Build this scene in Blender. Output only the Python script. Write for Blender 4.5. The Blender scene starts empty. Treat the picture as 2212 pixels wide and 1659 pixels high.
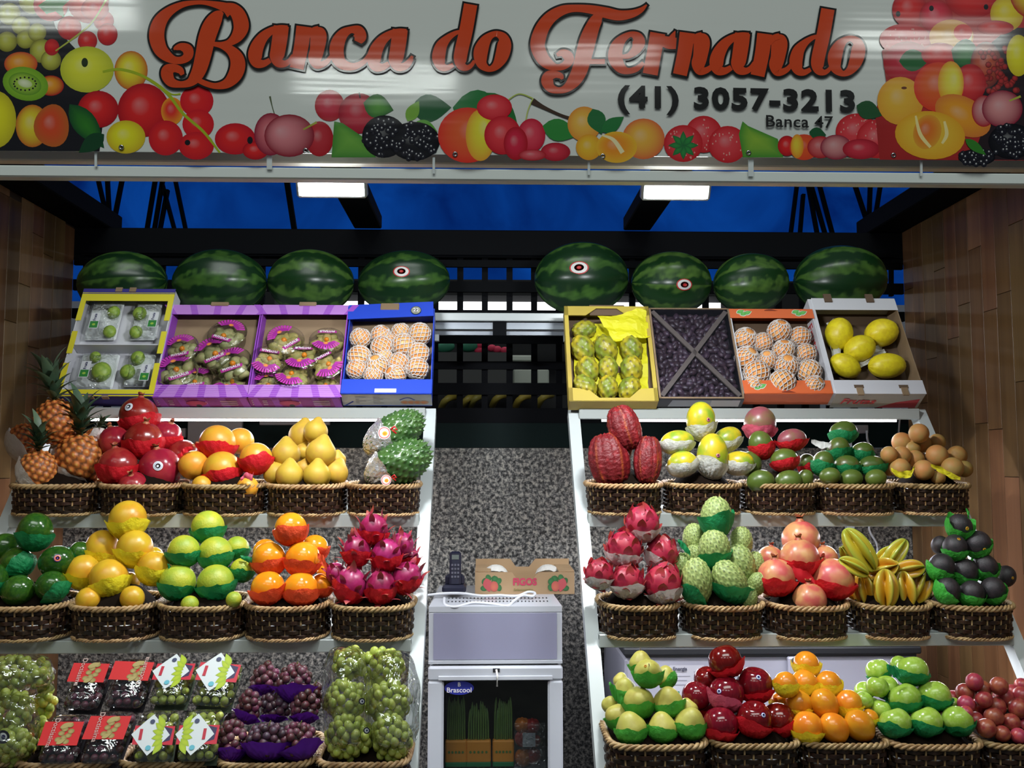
import bpy, math, random
import numpy as np
from mathutils import Vector, Matrix, Euler
random.seed(7); np.random.seed(7)
sc = bpy.context.scene; COL = sc.collection
# ------------------------------------------------------------------ camera, world, lights, exposure
F = 2050.0; CX = 1106.0; CY = 829.5
YAW = math.atan(56 / F); PITCH = math.atan(170.5 / F)
cd = bpy.data.cameras.new('camera'); cam = bpy.data.objects.new('camera', cd); COL.objects.link(cam)
cam.location = (0, 0, 1.6); cam.rotation_euler = (math.pi / 2 + PITCH, 0, -YAW)
cd.sensor_width = 36; cd.lens = F / 2212 * 36; cd.clip_start = .05; cd.clip_end = 100
sc.camera = cam
CAMP = Vector((0, 0, 1.6)); CAMR = Euler((math.pi / 2 + PITCH, 0, -YAW)).to_matrix()
sc.view_settings.view_transform = 'Standard'; sc.view_settings.look = 'None'
sc.view_settings.gamma = 1; sc.view_settings.use_curve_mapping = False
sc.view_settings.exposure = 0.0
w = bpy.data.worlds.new('world'); sc.world = w; w.use_nodes = True
w.node_tree.nodes['Background'].inputs[0].default_value = (.75, .85, 1, 1)
w.node_tree.nodes['Background'].inputs[1].default_value = .075
sc.cycles.max_bounces = 7; sc.cycles.transparent_max_bounces = 16; sc.cycles.diffuse_bounces = 3
sc.cycles.sample_clamp_indirect = 4; sc.cycles.caustics_reflective = False; sc.cycles.caustics_refractive = False

def area(name, loc, target, sx, sy, power, col=(1, 1, 1), spread=math.pi):
    l = bpy.data.lights.new(name, 'AREA'); l.shape = 'RECTANGLE'; l.size = sx; l.size_y = sy
    l.energy = power; l.color = col; l.spread = spread
    o = bpy.data.objects.new(name, l); COL.objects.link(o); o.location = loc
    d = Vector(target) - Vector(loc); o.rotation_euler = d.to_track_quat('-Z', 'Y').to_euler()
    return o
# fluorescent tubes of the market hall, above and behind the viewer
for i, (x, y, z) in enumerate([(-2.6, -1.6, 4.3), (-.7, -1.9, 4.0), (2.7, -1.7, 4.2), (.9, -3.6, 4.9)]):
    area('hall_tube_light', (x, y, z), (x, y + .8, 0), 1.0, .05, 13, (.93, 1, .95))
area('hall_fill_light', (0, -1.7, 6.4), (0, 1.2, 0), 5, 1.6, 165, (.93, 1, .96))  # broad fill added for even diffuse light, placed clear of the banner's reflection
# LED strips under the shelves and the two floods are lit in their own builders below

def ray(px, py):
    return CAMR @ Vector(((px - CX) / F, -(py - CY) / F, -1))
def at(px, py, Y):
    d = ray(px, py); return CAMP + d * (Y / d.y)

# ------------------------------------------------------------------ materials
MATS = {}
def mat(name, col=(.8, .8, .8), rough=.5, col2=None, ns=3, cc=(.4, .6), bump=0, bs=30, spec=.5, metal=0, coat=0,
        vc=False, em=0, tl=0, var=0, st=(1, 1, 1), trans=0, alpha=1, sss=0, nd=2, bst=None, sheen=0, bd=.001):
    if name in MATS: return MATS[name]
    m = bpy.data.materials.new(name); m.use_nodes = True; nt = m.node_tree; N = nt.nodes; L = nt.links
    p = N['Principled BSDF']; out = N['Material Output']
    p.inputs['Roughness'].default_value = rough; p.inputs['Metallic'].default_value = metal
    p.inputs['Specular IOR Level'].default_value = spec; p.inputs['Coat Weight'].default_value = coat
    p.inputs['Coat Roughness'].default_value = .08
    p.inputs['Transmission Weight'].default_value = trans; p.inputs['Alpha'].default_value = alpha
    if sss:
        p.inputs['Subsurface Weight'].default_value = sss; p.inputs['Subsurface Scale'].default_value = .15
        p.inputs['Subsurface Radius'].default_value = (1, .5, .2)
    c4 = tuple(col) + (1,)
    tc = N.new('ShaderNodeTexCoord'); mp = N.new('ShaderNodeMapping'); mp.inputs['Scale'].default_value = st
    L.new(tc.outputs['Object'], mp.inputs['Vector'])
    oi = N.new('ShaderNodeObjectInfo')
    base = None
    if vc:
        a = N.new('ShaderNodeAttribute'); a.attribute_name = 'Col'; base = a.outputs['Color']
    if col2 is not None:
        n = N.new('ShaderNodeTexNoise'); n.noise_dimensions = '4D'; n.inputs['Scale'].default_value = ns
        n.inputs['Detail'].default_value = nd
        mu = N.new('ShaderNodeMath'); mu.operation = 'MULTIPLY'; mu.inputs[1].default_value = 37
        L.new(oi.outputs['Random'], mu.inputs[0]); L.new(mu.outputs[0], n.inputs['W'])
        L.new(mp.outputs[0], n.inputs['Vector'])
        r = N.new('ShaderNodeValToRGB'); r.color_ramp.elements[0].position = cc[0]; r.color_ramp.elements[1].position = cc[1]
        r.color_ramp.elements[0].color = c4; r.color_ramp.elements[1].color = tuple(col2) + (1,)
        L.new(n.outputs['Fac'], r.inputs['Fac']); src = r.outputs['Color']
        if base is not None:
            mx = N.new('ShaderNodeMix'); mx.data_type = 'RGBA'; mx.blend_type = 'MULTIPLY'; mx.inputs[0].default_value = 1
            L.new(base, mx.inputs[6]); L.new(src, mx.inputs[7]); base = mx.outputs[2]
        else: base = src
    if var:
        h = N.new('ShaderNodeHueSaturation')
        mr = N.new('ShaderNodeMapRange'); mr.inputs[3].default_value = 1 - var; mr.inputs[4].default_value = 1 + var
        L.new(oi.outputs['Random'], mr.inputs[0]); L.new(mr.outputs[0], h.inputs['Value'])
        mr2 = N.new('ShaderNodeMapRange'); mr2.inputs[3].default_value = .5 + var * .06; mr2.inputs[4].default_value = .5 - var * .06
        L.new(oi.outputs['Random'], mr2.inputs[0]); L.new(mr2.outputs[0], h.inputs['Hue'])
        if base is not None: L.new(base, h.inputs['Color'])
        else: h.inputs['Color'].default_value = c4
        base = h.outputs['Color']
    if base is not None: L.new(base, p.inputs['Base Color'])
    else: p.inputs['Base Color'].default_value = c4
    bn = None
    if bump:
        n2 = N.new('ShaderNodeTexNoise'); n2.inputs['Scale'].default_value = bs; n2.inputs['Detail'].default_value = 3
        if bst:
            m2 = N.new('ShaderNodeMapping'); m2.inputs['Scale'].default_value = bst
            L.new(tc.outputs['Object'], m2.inputs['Vector']); L.new(m2.outputs[0], n2.inputs['Vector'])
        else: L.new(mp.outputs[0], n2.inputs['Vector'])
        b = N.new('ShaderNodeBump'); b.inputs['Strength'].default_value = min(1, bump); b.inputs['Distance'].default_value = bd
        L.new(n2.outputs['Fac'], b.inputs['Height']); L.new(b.outputs[0], p.inputs['Normal']); bn = b
    if em:
        p.inputs['Emission Color'].default_value = c4; p.inputs['Emission Strength'].default_value = em
    if tl:
        t = N.new('ShaderNodeBsdfTranslucent'); ms = N.new('ShaderNodeMixShader'); ms.inputs[0].default_value = tl
        if base is not None: L.new(base, t.inputs[0])
        else: t.inputs[0].default_value = c4
        if bn: L.new(bn.outputs[0], t.inputs['Normal'])
        L.new(p.outputs[0], ms.inputs[1]); L.new(t.outputs[0], ms.inputs[2]); L.new(ms.outputs[0], out.inputs[0])
    MATS[name] = m; return m

def film(name, tint=(.97, .97, .97), gl=.08, rough=.12, bump=.5, bs=25):
    if name in MATS: return MATS[name]
    m = bpy.data.materials.new(name); m.use_nodes = True; nt = m.node_tree; N = nt.nodes; L = nt.links
    N.remove(N['Principled BSDF']); out = N['Material Output']
    t = N.new('ShaderNodeBsdfTransparent'); t.inputs[0].default_value = tint + (1,)
    g = N.new('ShaderNodeBsdfGlossy'); g.inputs['Roughness'].default_value = rough
    lw = N.new('ShaderNodeLayerWeight'); lw.inputs[0].default_value = .22
    mr = N.new('ShaderNodeMapRange'); mr.inputs[3].default_value = gl; mr.inputs[4].default_value = .7
    L.new(lw.outputs['Fresnel'], mr.inputs[0])
    ms = N.new('ShaderNodeMixShader'); L.new(mr.outputs[0], ms.inputs[0]); L.new(t.outputs[0], ms.inputs[1]); L.new(g.outputs[0], ms.inputs[2])
    tc = N.new('ShaderNodeTexCoord'); n = N.new('ShaderNodeTexNoise'); n.inputs['Scale'].default_value = bs; n.inputs['Detail'].default_value = 2
    n.inputs['Distortion'].default_value = 1.0
    L.new(tc.outputs['Object'], n.inputs['Vector'])
    b = N.new('ShaderNodeBump'); b.inputs['Strength'].default_value = bump; b.inputs['Distance'].default_value = .02
    L.new(n.outputs['Fac'], b.inputs['Height']); L.new(b.outputs[0], g.inputs['Normal']); L.new(b.outputs[0], lw.inputs['Normal'])
    L.new(ms.outputs[0], out.inputs[0]); MATS[name] = m; return m

# ------------------------------------------------------------------ objects
def mesh(name, V, Fc, cols=None, smooth=True):
    me = bpy.data.meshes.new(name)
    me.from_pydata([tuple(v) for v in V], [], Fc)
    if cols is not None:
        a = me.color_attributes.new('Col', 'FLOAT_COLOR', 'POINT')
        c = np.ones((len(V), 4), dtype=np.float32); c[:, :3] = np.asarray(cols)[:, :3]
        a.data.foreach_set('color', c.ravel())
    if smooth: me.polygons.foreach_set('use_smooth', [True] * len(me.polygons))
    me.update(); return me
def plain(name):
    return name
def ob(name, me, m=None, parent=None, loc=None, rot=None, scale=None, mtx=None):
    if m is not None and not me.materials: me.materials.append(m)
    o = bpy.data.objects.new(name, me); COL.objects.link(o)
    if parent is not None: o.parent = parent
    if mtx is not None: o.matrix_basis = mtx
    if loc is not None: o.location = loc
    if rot is not None: o.rotation_euler = rot
    if scale is not None: o.scale = scale if hasattr(scale, '__len__') else (scale,) * 3
    return o
def empty(name, loc=(0, 0, 0), mtx=None, scale=None, rot=None):
    o = bpy.data.objects.new(name, None); COL.objects.link(o); o.empty_display_size = .02
    if mtx is not None: o.matrix_basis = mtx
    else: o.location = loc
    if rot is not None: o.rotation_euler = rot
    if scale is not None: o.scale = scale if hasattr(scale, '__len__') else (scale,) * 3
    return o
def tag(o, label=None, cat=None, group=None, kind=None):
    if label: o['label'] = label
    if cat: o['category'] = cat
    if group: o['group'] = group
    if kind: o['kind'] = kind
    return o
class MB:
    def __init__(s): s.V = []; s.F = []; s.C = []
    def box(s, x0, x1, y0, y1, z0, z1, M=None, col=None):
        b = len(s.V)
        P = [Vector((x, y, z)) for z in (z0, z1) for y in (y0, y1) for x in (x0, x1)]
        if M is not None: P = [M @ p for p in P]
        s.V += P
        for f in ((0, 2, 3, 1), (4, 5, 7, 6), (0, 1, 5, 4), (2, 6, 7, 3), (0, 4, 6, 2), (1, 3, 7, 5)): s.F.append(tuple(b + i for i in f))
        if col: s.C += [col] * 8
        return s
    def tube(s, pts, r, n=8, closed=False, cap=True, col=None):
        b = len(s.V); P = [Vector(p) for p in pts]; k = len(P)
        rr = r if hasattr(r, '__len__') else [r] * k
        for i in range(k):
            if closed: t = P[(i + 1) % k] - P[i - 1]
            else: t = P[min(i + 1, k - 1)] - P[max(i - 1, 0)]
            t.normalize(); a = t.cross(Vector((0, 0, 1)))
            if a.length < .1: a = t.cross(Vector((0, 1, 0)))
            a.normalize(); c = t.cross(a)
            for j in range(n):
                q = 2 * math.pi * j / n; s.V.append(P[i] + (a * math.cos(q) + c * math.sin(q)) * rr[i])
                if col: s.C.append(col)
        for i in range(k if closed else k - 1):
            i2 = (i + 1) % k
            for j in range(n):
                s.F.append((b + i * n + j, b + i * n + (j + 1) % n, b + i2 * n + (j + 1) % n, b + i2 * n + j))
        if cap and not closed:
            s.F.append(tuple(b + j for j in range(n))[::-1]); s.F.append(tuple(b + (k - 1) * n + j for j in range(n)))
        return s
    def bar(s, a, b_, w, d):
        a = Vector(a); b_ = Vector(b_); t = (b_ - a); L = t.length; t.normalize()
        x = t.cross(Vector((0, 1, 0)))
        if x.length < .05: x = t.cross(Vector((1, 0, 0)))
        x.normalize(); y = t.cross(x)
        M = Matrix((x, y, t)).transposed().to_4x4(); M.translation = a
        return s.box(-w / 2, w / 2, -d / 2, d / 2, 0, L, M)
    def me(s, name, smooth=False): return mesh(name, s.V, s.F, s.C if s.C and len(s.C) == len(s.V) else None, smooth)
    def ob(s, name, m, parent=None, smooth=False, **k): return ob(name, s.me(name, smooth), m, parent, **k)
def bx(name, m, x0, x1, y0, y1, z0, z1, parent=None, bev=0, **k):
    if bev:
        V = []; Fc = []
        b = min(bev, (x1 - x0) / 2.01, (y1 - y0) / 2.01, (z1 - z0) / 2.01)
        me_ = MB()
        idx = {}
        for sx, xx, xi in ((0, x0, x0 + b), (1, x1, x1 - b)):
            for sy, yy, yi in ((0, y0, y0 + b), (1, y1, y1 - b)):
                for sz, zz, zi in ((0, z0, z0 + b), (1, z1, z1 - b)):
                    for a, p in enumerate(((xx, yi, zi), (xi, yy, zi), (xi, yi, zz))):
                        idx[sx, sy, sz, a] = len(V); V.append(p)
        def fc(*q): Fc.append(tuple(idx[i] for i in q))
        for s_ in (0, 1):
            fc((s_, 0, 0, 0), (s_, 1, 0, 0), (s_, 1, 1, 0), (s_, 0, 1, 0)); fc((0, s_, 0, 1), (1, s_, 0, 1), (1, s_, 1, 1), (0, s_, 1, 1)); fc((0, 0, s_, 2), (1, 0, s_, 2), (1, 1, s_, 2), (0, 1, s_, 2))
            for t_ in (0, 1):
                fc((s_, t_, 0, 0), (s_, t_, 1, 0), (s_, t_, 1, 1), (s_, t_, 0, 1)); fc((s_, 0, t_, 0), (s_, 1, t_, 0), (s_, 1, t_, 2), (s_, 0, t_, 2)); fc((0, s_, t_, 1), (1, s_, t_, 1), (1, s_, t_, 2), (0, s_, t_, 2))
                for u_ in (0, 1): fc((s_, t_, u_, 0), (s_, t_, u_, 1), (s_, t_, u_, 2))
        me = mesh(name, V, Fc, None, False)
        import bmesh
        bm = bmesh.new(); bm.from_mesh(me); bmesh.ops.recalc_face_normals(bm, faces=bm.faces); bm.to_mesh(me); bm.free()
        return ob(name, me, m, parent, **k)
    return MB().box(x0, x1, y0, y1, z0, z1).ob(name, m, parent, **k)
def frame(O, u, v):
    u = u.normalized(); n = u.cross(v).normalized(); v = n.cross(u)
    M = Matrix((u, v, n)).transposed().to_4x4(); M.translation = O; return M
def hit(px, py, M, z=0):
    n = M.to_3x3() @ Vector((0, 0, 1)); O = M @ Vector((0, 0, z)); d = ray(px, py)
    return CAMP + d * ((O - CAMP).dot(n) / d.dot(n))
TX = {}
def text(name, body, size, m, parent, mtx, off=0, shear=0, ext=.0003, spc=1, sx=1, align='CENTER'):
    key = (body, round(size, 5), off, shear, spc, sx, m.name)
    if key not in TX:
        c = bpy.data.curves.new('t', 'FONT'); c.body = body; c.size = size; c.extrude = ext; c.offset = off; c.shear = shear
        c.align_x = align; c.align_y = 'CENTER'; c.space_character = spc; c.resolution_u = 3
        o = bpy.data.objects.new('t', c); COL.objects.link(o)
        me = bpy.data.meshes.new_from_object(o.evaluated_get(bpy.context.evaluated_depsgraph_get()))
        bpy.data.objects.remove(o); me.transform(Matrix.Diagonal((sx, 1, 1, 1)))
        me.materials.clear(); me.materials.append(m); me.name = name; TX[key] = me
    return ob(name, TX[key], None, parent, mtx=mtx)
# flat print: discs, polygons and strokes in 2-D with vertex colours
class Paint:
    dk = 0
    def __init__(s): s.V = []; s.F = []; s.C = []; s.k = 0
    def ring(s, pts, c, cin, cout, lx=0, ly=0, rings=4, hl=None):
        b = len(s.V); n = len(pts); s.k += 1
        h = (c[0] + lx, c[1] + ly); s.V.append((h[0], h[1], s.k)); s.C.append(hl or cin)
        for r in range(1, rings + 1):
            t = r / rings; tc = t ** 1.6
            for p in pts:
                s.V.append((h[0] * (1 - t) + p[0] * t, h[1] * (1 - t) + p[1] * t, s.k))
                if hl:
                    q = max(0, 1 - t / .38); u = max(0, (t - .3) / .7) ** 1.5; s.C.append(tuple(hl[i] * q + (cin[i] * (1 - u) + cout[i] * u) * (1 - q) for i in range(3)))
                else: s.C.append(tuple(cin[i] * (1 - tc) + cout[i] * tc for i in range(3)))
        for j in range(n): s.F.append((b, b + 1 + j, b + 1 + (j + 1) % n))
        for r in range(rings - 1):
            for j in range(n):
                a = b + 1 + r * n; s.F.append((a + j, a + n + j, a + n + (j + 1) % n, a + (j + 1) % n))
    def disc(s, x, y, rx, ry=None, cin=(1, 0, 0), cout=None, a=0, lx=-.2, ly=-.25, n=28, wob=0):
        ry = ry or rx; cout = cout or cin; ca, sa = math.cos(a), math.sin(a); P = []
        for i in range(n):
            q = 2 * math.pi * i / n; k = 1 + wob * math.sin(q * 3 + x); u, v = rx * k * math.cos(q), ry * k * math.sin(q)
            P.append((x + u * ca - v * sa, y + u * sa + v * ca))
        s.ring(P, (x, y), cin, cout, lx * rx, ly * ry, **(dict(rings=8, hl=tuple(.8 * c + .13 for c in cin)) if rx > 18 else {}))
    def poly(s, pts, cin, cout=None):
        c = (sum(p[0] for p in pts) / len(pts), sum(p[1] for p in pts) / len(pts)); s.ring(pts, c, cin, cout or cin, rings=2)
    def leaf(s, x0, y0, x1, y1, w, cin, cout=None):
        dx, dy = x1 - x0, y1 - y0; L = math.hypot(dx, dy); ux, uy = dx / L, dy / L; P = []
        for i in range(9): t = i / 8; q = math.sin(math.pi * t ** .8) * w; P.append((x0 + dx * t - uy * q, y0 + dy * t + ux * q))
        for i in range(7, 0, -1): t = i / 8; q = math.sin(math.pi * t ** .8) * w; P.append((x0 + dx * t + uy * q, y0 + dy * t - ux * q))
        s.poly(P, cin, cout)
    def stroke(s, pts, col, extra=0, closed=False, sub=7, ecap=0):
        P = [np.array(p, float) for p in pts]; n = len(P); Q = []
        if n == 2: Q = [P[0] * (1 - t) + P[1] * t for t in np.linspace(0, 1, 4)]
        else:
            for i in range(n if closed else n - 1):
                if closed: a, b, c, d = P[i - 1], P[i], P[(i + 1) % n], P[(i + 2) % n]
                else: a, b, c, d = P[max(i - 1, 0)], P[i], P[i + 1], P[min(i + 2, n - 1)]
                for j in range(sub):
                    t = j / sub; Q.append(.5 * (2 * b + (c - a) * t + (2 * a - 5 * b + 4 * c - d) * t * t + (3 * b - a - 3 * c + d) * t ** 3))
            if not closed: Q.append(P[-1])
        s.k += 1; b0 = len(s.V); m = len(Q)
        for i, q in enumerate(Q):
            t = (Q[(i + 1) % m] - Q[i - 1]) if closed else (Q[min(i + 1, m - 1)] - Q[max(i - 1, 0)])
            t = t[:2] / (np.linalg.norm(t[:2]) + 1e-9); nx, ny = -t[1], t[0]; h = max(q[2], 0) / 2 + extra
            x, y = q[0], q[1]
            if not closed and i == 0: x, y = x - t[0] * ecap, y - t[1] * ecap
            if not closed and i == m - 1: x, y = x + t[0] * ecap, y + t[1] * ecap
            kk = s.k + i * s.dk; s.V += [(x + nx * h, y + ny * h, kk), (x - nx * h, y - ny * h, kk)]; s.C += [col, col]
        for i in range(m if closed else m - 1):
            a, b = b0 + 2 * i, b0 + 2 * ((i + 1) % m); s.F.append((a, b, b + 1, a + 1))
    def ob(s, name, m, parent, fn):
        V = [fn(*v) for v in s.V]; return ob(name, mesh(name, V, s.F, s.C, False), m, parent)
# ------------------------------------------------------------------ fruit shapes (radius as a function of direction, stalk axis = +Z)
def norm(d): return d / np.linalg.norm(d, axis=1, keepdims=True)
def th(d): return np.arccos(np.clip(d[:, 2], -1, 1))
def ph(d): return np.arctan2(d[:, 1], d[:, 0])
def g(x, s): return np.exp(-(x / s) ** 2)
def fibp(N):
    i = np.arange(N) + .5; z = 1 - 2 * i / N; q = np.sqrt(1 - z * z); p = i * 2.399963
    return np.stack([q * np.cos(p), q * np.sin(p), z], 1)
FIB = {}
def fd(d, N):
    if N not in FIB: FIB[N] = fibp(N)
    return np.arccos(np.clip((d @ FIB[N].T).max(1), -1, 1)) / math.sqrt(4 * math.pi / N)
def sn(d, f, seed=0):
    r = np.random.RandomState(seed); o = np.zeros(len(d))
    for k in range(6):
        a = r.randn(3); a /= np.linalg.norm(a); o += np.sin(d @ a * f * (1 + .3 * k) + r.rand() * 7) / (1 + .4 * k)
    return o / 3
def lerp(a, b, t): t = np.clip(t, 0, 1)[:, None]; return np.atleast_2d(a) * (1 - t) + np.atleast_2d(b) * t
one = lambda d: np.ones(len(d))
K = {}
def kind(n, rf, m, e=1, nl=18, nm=28, col=None, smooth=None): K[n] = dict(r=rf, m=m, e=e, nl=nl, nm=nm, col=col, s=smooth or rf)
G = .33
kind('watermelon', lambda d: 1 + .012 * np.cos(10 * ph(d)) * np.sin(th(d)), mat('watermelon_skin', (1, 1, 1), .3, vc=True, bump=.1, bs=14, var=.15), 1.3, 60, 150,
     col=lambda d: lerp((.008, .036, .010), (.075, .17, .03), np.clip(.5 + 1.7 * (np.sin(ph(d) * 7.5 + 1.0 * sn(d, 7, 3) + .8 * sn(d, 19, 5)) - .35 + .9 * sn(d, 14, 8)), 0, 1) * (.65 + .35 * sn(d, 23, 4))))
kind('pineapple', lambda d: 1 + .10 * np.clip(1 - fd(d, 120) * 2.0, 0, 1) - .05, mat('pineapple_skin', (1, 1, 1), .45, vc=True, bump=.3, bs=20, var=.12), 1.12, 56, 84,
     col=lambda d: lerp(lerp((.75, .42, .09), (.62, .17, .035), (fd(d, 120) - .04) * 5), (.16, .05, .015), (fd(d, 120) - .38) * 7), smooth=one)  # shading between the eyes is put into the colour as dark seams
kind('pomegranate', lambda d: 1 + .022 * np.cos(6 * ph(d)) * np.sin(th(d)) - .05 * g(np.pi - th(d), .5), mat('dark_red_pomegranate_skin', (.30, .012, .022), .22, (.42, .045, .03), 1.6, (.45, .75), bump=.1, bs=9, var=.15))
kind('pale_pomegranate', K['pomegranate']['r'], mat('pale_pomegranate_skin', (.62, .30, .12), .32, (.55, .10, .085), 1.3, (.38, .62), bump=.08, bs=9, var=.1))
kind('grapefruit', one, mat('grapefruit_peel', (.80, .33, .03), .36, (.72, .40, .03), 1.2, (.4, .65), bump=.22, bs=40, var=.1), .97)
kind('yellow_orange', lambda d: 1 + .03 * d[:, 2], mat('yellow_orange_peel', (.70, .43, .025), .3, (.68, .31, .02), 1.2, (.4, .7), bump=.15, bs=40, var=.1), 1.04)
kind('canistel', lambda d: 1 + .30 * g(th(d), .34) - .03 * g(th(d) - .8, .3), mat('yellow_egg_fruit_skin', (.58, .37, .035), .55, (.52, .27, .05), 1.5, (.5, .8), bump=.08, bs=20, var=.08, sheen=.3), 1.0)
kind('soursop', lambda d: 1 + .14 * np.clip(1 - fd(d, 190) * 2.9, 0, 1) ** 1.3, mat('soursop_skin', (.035, .09, .022), .28, (.06, .13, .03), 2, var=.05), 1.55, 80, 130, smooth=one)
kind('cacao', lambda d: (1 + .075 * np.abs(np.cos(5 * ph(d))) ** .6 - .04 + .03 * sn(d, 34, 2) + .015 * sn(d, 60, 5)) * (1 - .18 * g(th(d), .5)) * (1 - .16 * g(np.pi - th(d), .6)), mat('cacao_pod_skin', (1, 1, 1), .5, (.55, .42, .5), 3, (.35, .5), vc=True, bump=1, bs=7, bd=.003), 1.75, 56, 110,
     col=lambda d: lerp((.27, .012, .016), (.50, .11, .015), (np.cos(5 * ph(d) + .35 * sn(d, 4, 1)) - .93) * 14 * np.clip(.8 + sn(d, 5, 9), 0, 1)), smooth=one)
kind('papaya', lambda d: 1 + .05 * d[:, 2] - .02, mat('papaya_skin', (.58, .44, .015), .33, (.22, .34, .025), 1.0, (.42, .62), bump=.06, bs=10), 1.32)
kind('mango', lambda d: 1 + .05 * np.cos(ph(d)) * np.sin(th(d)), mat('green_mango_skin', (.085, .13, .02), .33, (.20, .10, .05), .9, (.55, .8), var=.2), 1.2)
kind('rosy_mango', K['mango']['r'], mat('rosy_mango_skin', (.28, .07, .085), .35, (.17, .16, .05), .9, (.45, .7), var=.1), 1.15)
kind('sapodilla', one, mat('sapodilla_skin', (.45, .21, .055), .6, (.38, .25, .07), 1.0, (.4, .6), bump=.1, bs=30, var=.18), 1.0, 14, 22)
kind('avocado', lambda d: 1 + .03 * d[:, 2], mat('green_avocado_skin', (.022, .085, .010), .16, (.04, .12, .012), 5, bump=.08, bs=20, var=.15, spec=.6), 1.12)
kind('green_citrus', one, mat('green_citrus_peel', (.44, .46, .03), .45, (.30, .40, .03), 1.2, (.4, .6), bump=.9, bs=8, var=.12), 1.0)
kind('persimmon', lambda d: 1 + .025 * np.cos(4 * ph(d)) * np.sin(th(d)), mat('orange_persimmon_skin', (.82, .24, .008), .16, (.78, .30, .012), 1.2, var=.06, spec=.6), 1.0)
kind('small_persimmon', K['persimmon']['r'], mat('amber_persimmon_skin', (.78, .30, .015), .22, (.75, .22, .012), 1.2, var=.1, spec=.6), 1.05)
kind('pitaya', lambda d: 1 + .02 * np.cos(7 * ph(d)), mat('magenta_pitaya_skin', (.26, .008, .065), .34, (.34, .02, .11), 2, var=.15), 1.1)
kind('scaly_pitaya', K['pitaya']['r'], mat('pink_pitaya_skin', (.34, .012, .045), .4, (.42, .03, .06), 2, var=.1), 1.05)
kind('custard_apple', lambda d: 1 + .075 * np.clip(1 - fd(d, 130) * 2.2, 0, 1), mat('custard_apple_skin', (1, 1, 1), .55, vc=True, bump=.2, bs=10, var=.12), 1.35, 44, 64,
     col=lambda d: lerp((.05, .07, .02), lerp((.34, .42, .13), (.13, .19, .05), (fd(d, 130) - .40) * 6), (fd(d, 130) - .13) * 9), smooth=one)
kind('starfruit', lambda d: .42 + .58 * np.abs(np.cos(2.5 * ph(d))) ** 1.6, mat('starfruit_skin', (1, 1, 1), .22, vc=True, var=.12, spec=.6), 1.9, 26, 60,
     col=lambda d: lerp((.50, .38, .025), (.36, .42, .05), np.abs(np.cos(2.5 * ph(d))) ** 6))
kind('star_ripe', K['starfruit']['r'], mat('ripe_starfruit_skin', (1, 1, 1), .22, vc=True, var=.1, spec=.6), 1.5, 26, 60,
     col=lambda d: lerp((.56, .25, .012), (.50, .42, .05), np.abs(np.cos(2.5 * ph(d))) ** 8))
kind('dark_avocado', lambda d: 1 + .04 * d[:, 2], mat('black_avocado_skin', (.018, .016, .018), .45, (.035, .025, .03), 3, bump=.5, bs=22), 1.12)
kind('pear', lambda d: 1 - .10 * g(th(d) - .95, .45) + .05 * g(th(d), .4), mat('pear_skin', (.50, .46, .09), .45, (.40, .32, .06), 1.6, (.45, .75), bump=.05, bs=20, var=.1), 1.0)
kind('red_apple', lambda d: (1 - .26 * g(th(d), .36) - .12 * g(np.pi - th(d), .3)) * (1 - .03 * np.cos(5 * ph(d)) * np.clip(-d[:, 2], 0, 1)) * (1 + .05 * d[:, 2]), mat('dark_red_apple_skin', (.14, .003, .008), .13, (.24, .012, .014), 2, (.5, .8), var=.15, spec=.7, st=(3, 3, .5)), 1.0, 24, 34)
kind('green_apple', lambda d: (1 - .28 * g(th(d), .34) - .20 * g(np.pi - th(d), .28)), mat('green_apple_skin', (.30, .47, .05), .2, (.40, .55, .12), 3, (.45, .7), var=.08, spec=.6), .93, 24, 34)
kind('plum', one, mat('red_plum_skin', (.30, .03, .045), .32, (.42, .09, .05), 1.4, (.4, .65), bump=.05, bs=20, var=.25), 1.0, 12, 20)
kind('netted_fruit', one, mat('orange_papaya_skin', (.80, .30, .07), .4, (.85, .42, .13), 1.2, var=.06), 1.0, 14, 22)
kind('yellow_pitaya', lambda d: 1 + .13 * np.clip(1 - fd(d, 46) * 1.8, 0, 1), mat('yellow_pitaya_skin', (1, 1, 1), .4, vc=True, var=.1), 1.35, 36, 52,
     col=lambda d: lerp((.12, .10, .03), lerp((.50, .38, .02), (.20, .25, .025), sn(d, 3, 1) + .5), (fd(d, 46) - .14) * 10), smooth=one)
kind('yellow_melon', lambda d: 1 + .01 * np.cos(9 * ph(d)), mat('yellow_melon_skin', (.84, .70, .02), .38, (.74, .58, .02), 3, bump=.25, bs=7, var=.06), 1.22, 24, 36)
kind('date', lambda d: 1 + .05 * sn(d, 9, 4) + .03 * np.cos(7 * ph(d)), mat('date_skin', (.035, .022, .035), .3, (.07, .04, .045), 2, var=.4, bump=.5, bs=6), 1.55, 8, 12)
kind('fig_green', one, mat('green_fig_skin', (.20, .33, .04), .45, (.30, .42, .06), 2, bump=.3, bs=6), 1.0, 14, 20)

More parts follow.
